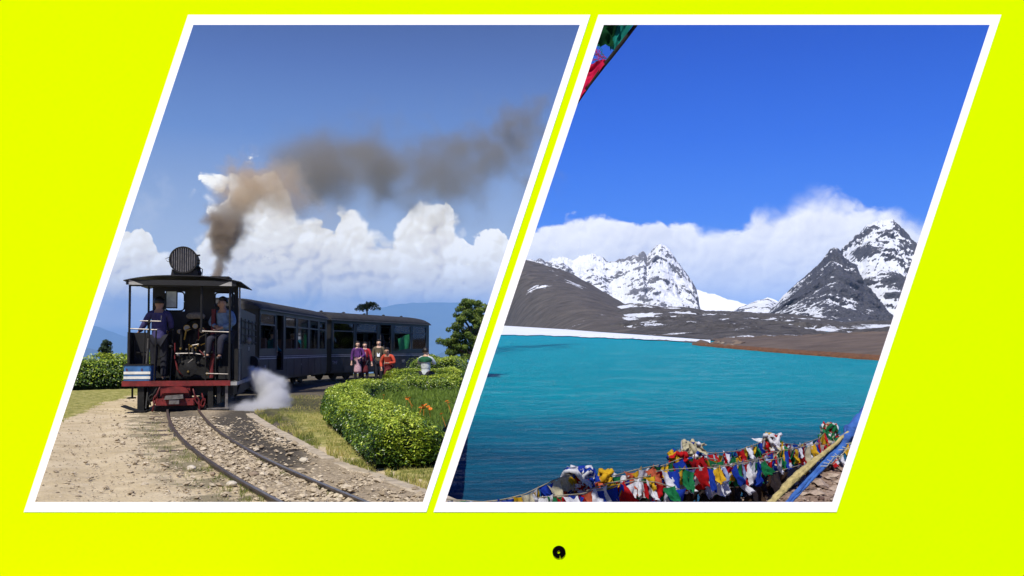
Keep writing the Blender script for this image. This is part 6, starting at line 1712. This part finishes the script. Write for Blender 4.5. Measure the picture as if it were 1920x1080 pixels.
sheet('flag', [(1162, 12, 5.25), (1148, 92, 5.22), (1100, 76, 5.4), (1095, 5, 5.4)], flag_d, seed=2, amp=.05)
sheet('flag', [(1140, 112, 5.2), (1086, 188, 5.2), (1070, 150, 5.35), (1108, 118, 5.3)], flag_r, seed=3)
for i in range(16):
    a = Vector(RP(1128+rf.uniform(-8, 10), 108+rf.uniform(-6, 10), 5.22)); b_ = Vector(RP(1106+rf.uniform(-12, 22), 92+rf.uniform(-14, 22), 5.28))
    mb = MB(); mb.tube([a-P3[0], (a+b_)/2+Vector((rf.uniform(-.02, .02), 0, rf.uniform(-.02, .02)))-P3[0], b_-P3[0]], .0016, 4); mb.build('thread', (flag_r if i % 3 else flag_g), top)
# ---------------------------------------------------------------- smoke and steam
def plume(name, path, res, m, pad, noise_sc, noise_amt, gain, seed=0.0, flat=.5, detail=5.0):
    """path: (px, py, distance, radius, strength) in the hill frame; a density grid grown round it"""
    P3 = [Vector(LP(p[0], p[1], p[2])) for p in path]; V = []; rad = []; stg = []
    for i in range(len(P3)-1):
        for k in range(12):
            q = k/12; V.append(P3[i].lerp(P3[i+1], q)); rad.append(path[i][3]*(1-q)+path[i+1][3]*q); stg.append(path[i][4]*(1-q)+path[i+1][4]*q)
    V.append(P3[-1]); rad.append(path[-1][3]); stg.append(path[-1][4])
    o0 = P3[0]; V = [v-o0 for v in V]
    me = bpy.data.meshes.new(name); me.from_pydata(V, [(i, i+1) for i in range(len(V)-1)], [])
    for an, vals in (('rad', rad), ('stg', stg)):
        a = me.attributes.new(an, 'FLOAT', 'POINT'); a.data.foreach_set('value', vals)
    o = bpy.data.objects.new(name, me); COL.objects.link(o); o.location = o0; o['kind'] = 'stuff'
    lo = [min(v[k]-r_*1.3-pad for v, r_ in zip(V, rad)) for k in range(3)]; hi = [max(v[k]+r_*1.3+pad for v, r_ in zip(V, rad)) for k in range(3)]
    ng = bpy.data.node_groups.new(name, 'GeometryNodeTree'); N = ng.nodes; L = ng.links
    ng.interface.new_socket('Geometry', in_out='INPUT', socket_type='NodeSocketGeometry'); ng.interface.new_socket('Geometry', in_out='OUTPUT', socket_type='NodeSocketGeometry')
    gi = N.new('NodeGroupInput'); go_ = N.new('NodeGroupOutput')
    def math_(op, a, b_=None, clamp=False):
        n = N.new('ShaderNodeMath'); n.operation = op; n.use_clamp = clamp
        for k, v in enumerate((a, b_)):
            if v is None: continue
            if isinstance(v, bpy.types.NodeSocket): L.new(v, n.inputs[k])
            else: n.inputs[k].default_value = v
        return n.outputs[0]
    pos = N.new('GeometryNodeInputPosition').outputs[0]
    def samp(attr_type, src):
        si = N.new('GeometryNodeSampleIndex'); si.data_type = attr_type; si.domain = 'POINT'
        L.new(gi.outputs[0], si.inputs['Geometry']); L.new(near, si.inputs['Index'])
        sock = [s for s in si.inputs if s.name == 'Value' and s.enabled][0]; L.new(src, sock)
        return [s for s in si.outputs if s.enabled][0]
    sn = N.new('GeometryNodeSampleNearest'); sn.domain = 'POINT'; L.new(gi.outputs[0], sn.inputs['Geometry']); L.new(pos, sn.inputs['Sample Position']); near = sn.outputs[0]
    def named(n_):
        a = N.new('GeometryNodeInputNamedAttribute'); a.data_type = 'FLOAT'; a.inputs['Name'].default_value = n_; return a.outputs[0]
    p2 = N.new('GeometryNodeInputPosition').outputs[0]
    cpos = samp('FLOAT_VECTOR', p2); rr_ = samp('FLOAT', named('rad')); st_ = samp('FLOAT', named('stg'))
    ds = N.new('ShaderNodeVectorMath'); ds.operation = 'DISTANCE'; L.new(pos, ds.inputs[0]); L.new(cpos, ds.inputs[1])
    def noise_(sc, det, off, dist=0.0):
        n = N.new('ShaderNodeTexNoise'); n.inputs['Scale'].default_value = sc; n.inputs['Detail'].default_value = det; n.inputs['Roughness'].default_value = .62; n.inputs['Distortion'].default_value = dist
        ad = N.new('ShaderNodeVectorMath'); ad.operation = 'ADD'; L.new(pos, ad.inputs[0]); ad.inputs[1].default_value = (off, off*.7, off*.3); L.new(ad.outputs[0], n.inputs['Vector'])
        return n.outputs[0]
    n1 = noise_(noise_sc, detail, seed, .4); n2 = noise_(noise_sc*.33, 2.0, seed+9)
    rel = math_('DIVIDE', ds.outputs['Value'], rr_)
    f = math_('SUBTRACT', 1.0, rel)
    f = math_('ADD', f, math_('MULTIPLY', math_('SUBTRACT', n1, .5), noise_amt)); f = math_('ADD', f, math_('MULTIPLY', math_('SUBTRACT', n2, .5), noise_amt*.8))
    f = math_('MULTIPLY', f, gain, clamp=True)
    f = math_('POWER', f, 1.0+flat)
    f = math_('MULTIPLY', f, st_)
    vc = N.new('GeometryNodeVolumeCube'); L.new(f, vc.inputs['Density']); vc.inputs['Min'].default_value = lo; vc.inputs['Max'].default_value = hi
    for k, n_ in enumerate(('Resolution X', 'Resolution Y', 'Resolution Z')): vc.inputs[n_].default_value = max(8, int((hi[k]-lo[k])/res))
    sm_ = N.new('GeometryNodeSetMaterial'); sm_.inputs['Material'].default_value = m; L.new(vc.outputs[0], sm_.inputs[0]); L.new(sm_.outputs[0], go_.inputs[0])
    md = o.modifiers.new('gn', 'NODES'); md.node_group = ng
    me.materials.append(m); LEFT.append(o)
    return o
def vol_mat(name, color, dens, aniso=.2, absorb=None):
    m = bpy.data.materials.new(name); m.use_nodes = True; t = NT(m.node_tree); t.N.remove(t.N['Principled BSDF'])
    pv = t.n('ShaderNodeVolumePrincipled'); pv.inputs['Color'].default_value = tuple(color)+(1,); pv.inputs['Anisotropy'].default_value = aniso
    if absorb: pv.inputs['Absorption Color'].default_value = tuple(absorb)+(1,)
    t.put(pv.inputs['Density'], t.m('MULTIPLY', t.n('ShaderNodeVolumeInfo').outputs['Density'], dens))
    t.L.new(pv.outputs[0], t.N['Material Output'].inputs['Volume']); return m
smoke_lo = vol_mat('dark_coal_smoke', (.52, .44, .36), 5.5)
smoke_m = vol_mat('coal_smoke', (.80, .66, .48), 5.5)
haze_m = vol_mat('drifting_smoke', (.46, .42, .37), .62)
steam_m = vol_mat('steam', (.99, .99, .99), 14.0, .3)
plume('smoke', [(405, 520, 20.6, .20, 1.6), (411, 490, 20.7, .32, 1.4), (418, 455, 20.8, .46, 1.2), (428, 415, 20.9, .60, 1.0), (440, 385, 21.0, .66, .5), (455, 362, 21.0, .6, .0)], .045, smoke_lo, .3, 3.2, 1.7, 2.0, 0.0, .3, 6.0)
plume('smoke', [(428, 415, 20.9, .40, .1), (445, 375, 21.0, .75, .65), (468, 350, 21.1, .95, .66), (500, 345, 21.2, 1.0, .56), (530, 362, 21.3, 1.0, .50), (562, 388, 21.4, .95, .40), (600, 412, 21.5, .80, .26), (650, 430, 21.5, .60, .12)], .055, smoke_m, .3, 2.4, 2.0, 1.8, 0.0, .3, 6.0)
BAND = [(500, 285, 22, .40, .1), (545, 300, 22, .9, .9), (590, 325, 22, 1.2, 1.1), (635, 300, 22, 1.35, 1.0), (690, 285, 22, 1.35, 1.0), (745, 315, 22, 1.45, .95), (800, 318, 22, 1.45, .75), (850, 325, 22, 1.6, .7), (890, 315, 22, 1.7, .8), (925, 310, 22, 1.5, 1.0), (962, 262, 22, .9, 1.0), (1002, 205, 22, .7, .9)]
BAND = [(a, b_, 28+q*4.2, c_*(28+q*4.2)/22, e_) for q, (a, b_, d_, c_, e_) in enumerate(BAND)]
plume('smoke', BAND, .26, haze_m, .5, .55, 3.4, .85, 4.0, .3, 5.0)
tan_m = vol_mat('tan_smoke', (.80, .66, .48), 1.5)
plume('smoke', [(800, 392, 22, .30, .0), (815, 405, 22, .5, .5), (828, 432, 22, .42, .45), (835, 450, 22, .3, 0)], .08, tan_m, .3, 1.6, 1.3, 1.5, 7.0, .3, 3.0)
plume('steam', [(472, 690, 18.0, .10, .9), (486, 705, 17.8, .24, 1.0), (503, 728, 17.6, .36, 1.0), (515, 750, 17.3, .40, 1.0), (502, 762, 17.0, .34, 1.0), (470, 768, 16.8, .26, .8), (442, 765, 16.7, .22, .5)], .035, steam_m, .2, 3.6, 1.5, 1.7, 2.0, .5)
plume('steam', [(450, 768, 16.6, .14, .7), (480, 766, 16.6, .20, .8), (515, 768, 16.8, .22, .8), (535, 760, 17.2, .2, .5), (530, 735, 17.6, .2, .3)], .035, steam_m, .2, 4.0, 1.6, 1.7, 5.0, .5)

# ---------------------------------------------------------------- the air
mb = MB(); mb.box(-27000, 27000, -300, 27500, -1300, 700)
hm = bpy.data.materials.new('air'); hm.use_nodes = True; t = NT(hm.node_tree); t.N.remove(t.N['Principled BSDF'])
pv = t.n('ShaderNodeVolumePrincipled'); pv.inputs['Color'].default_value = (.33, .60, 1.0, 1); pv.inputs['Density'].default_value = 6.5e-5; pv.inputs['Anisotropy'].default_value = 0.0
t.L.new(pv.outputs[0], t.N['Material Output'].inputs['Volume'])
o = mb.build('haze', hm, kind='stuff')
# ---------------------------------------------------------------- the hill tilts as one: it falls away 3 %
TILT = Matrix.Rotation(-math.atan(50/F), 4, 'X')
for o in LEFT:
    o.matrix_world = TILT @ (Matrix.LocRotScale(o.location, o.rotation_euler, o.scale))
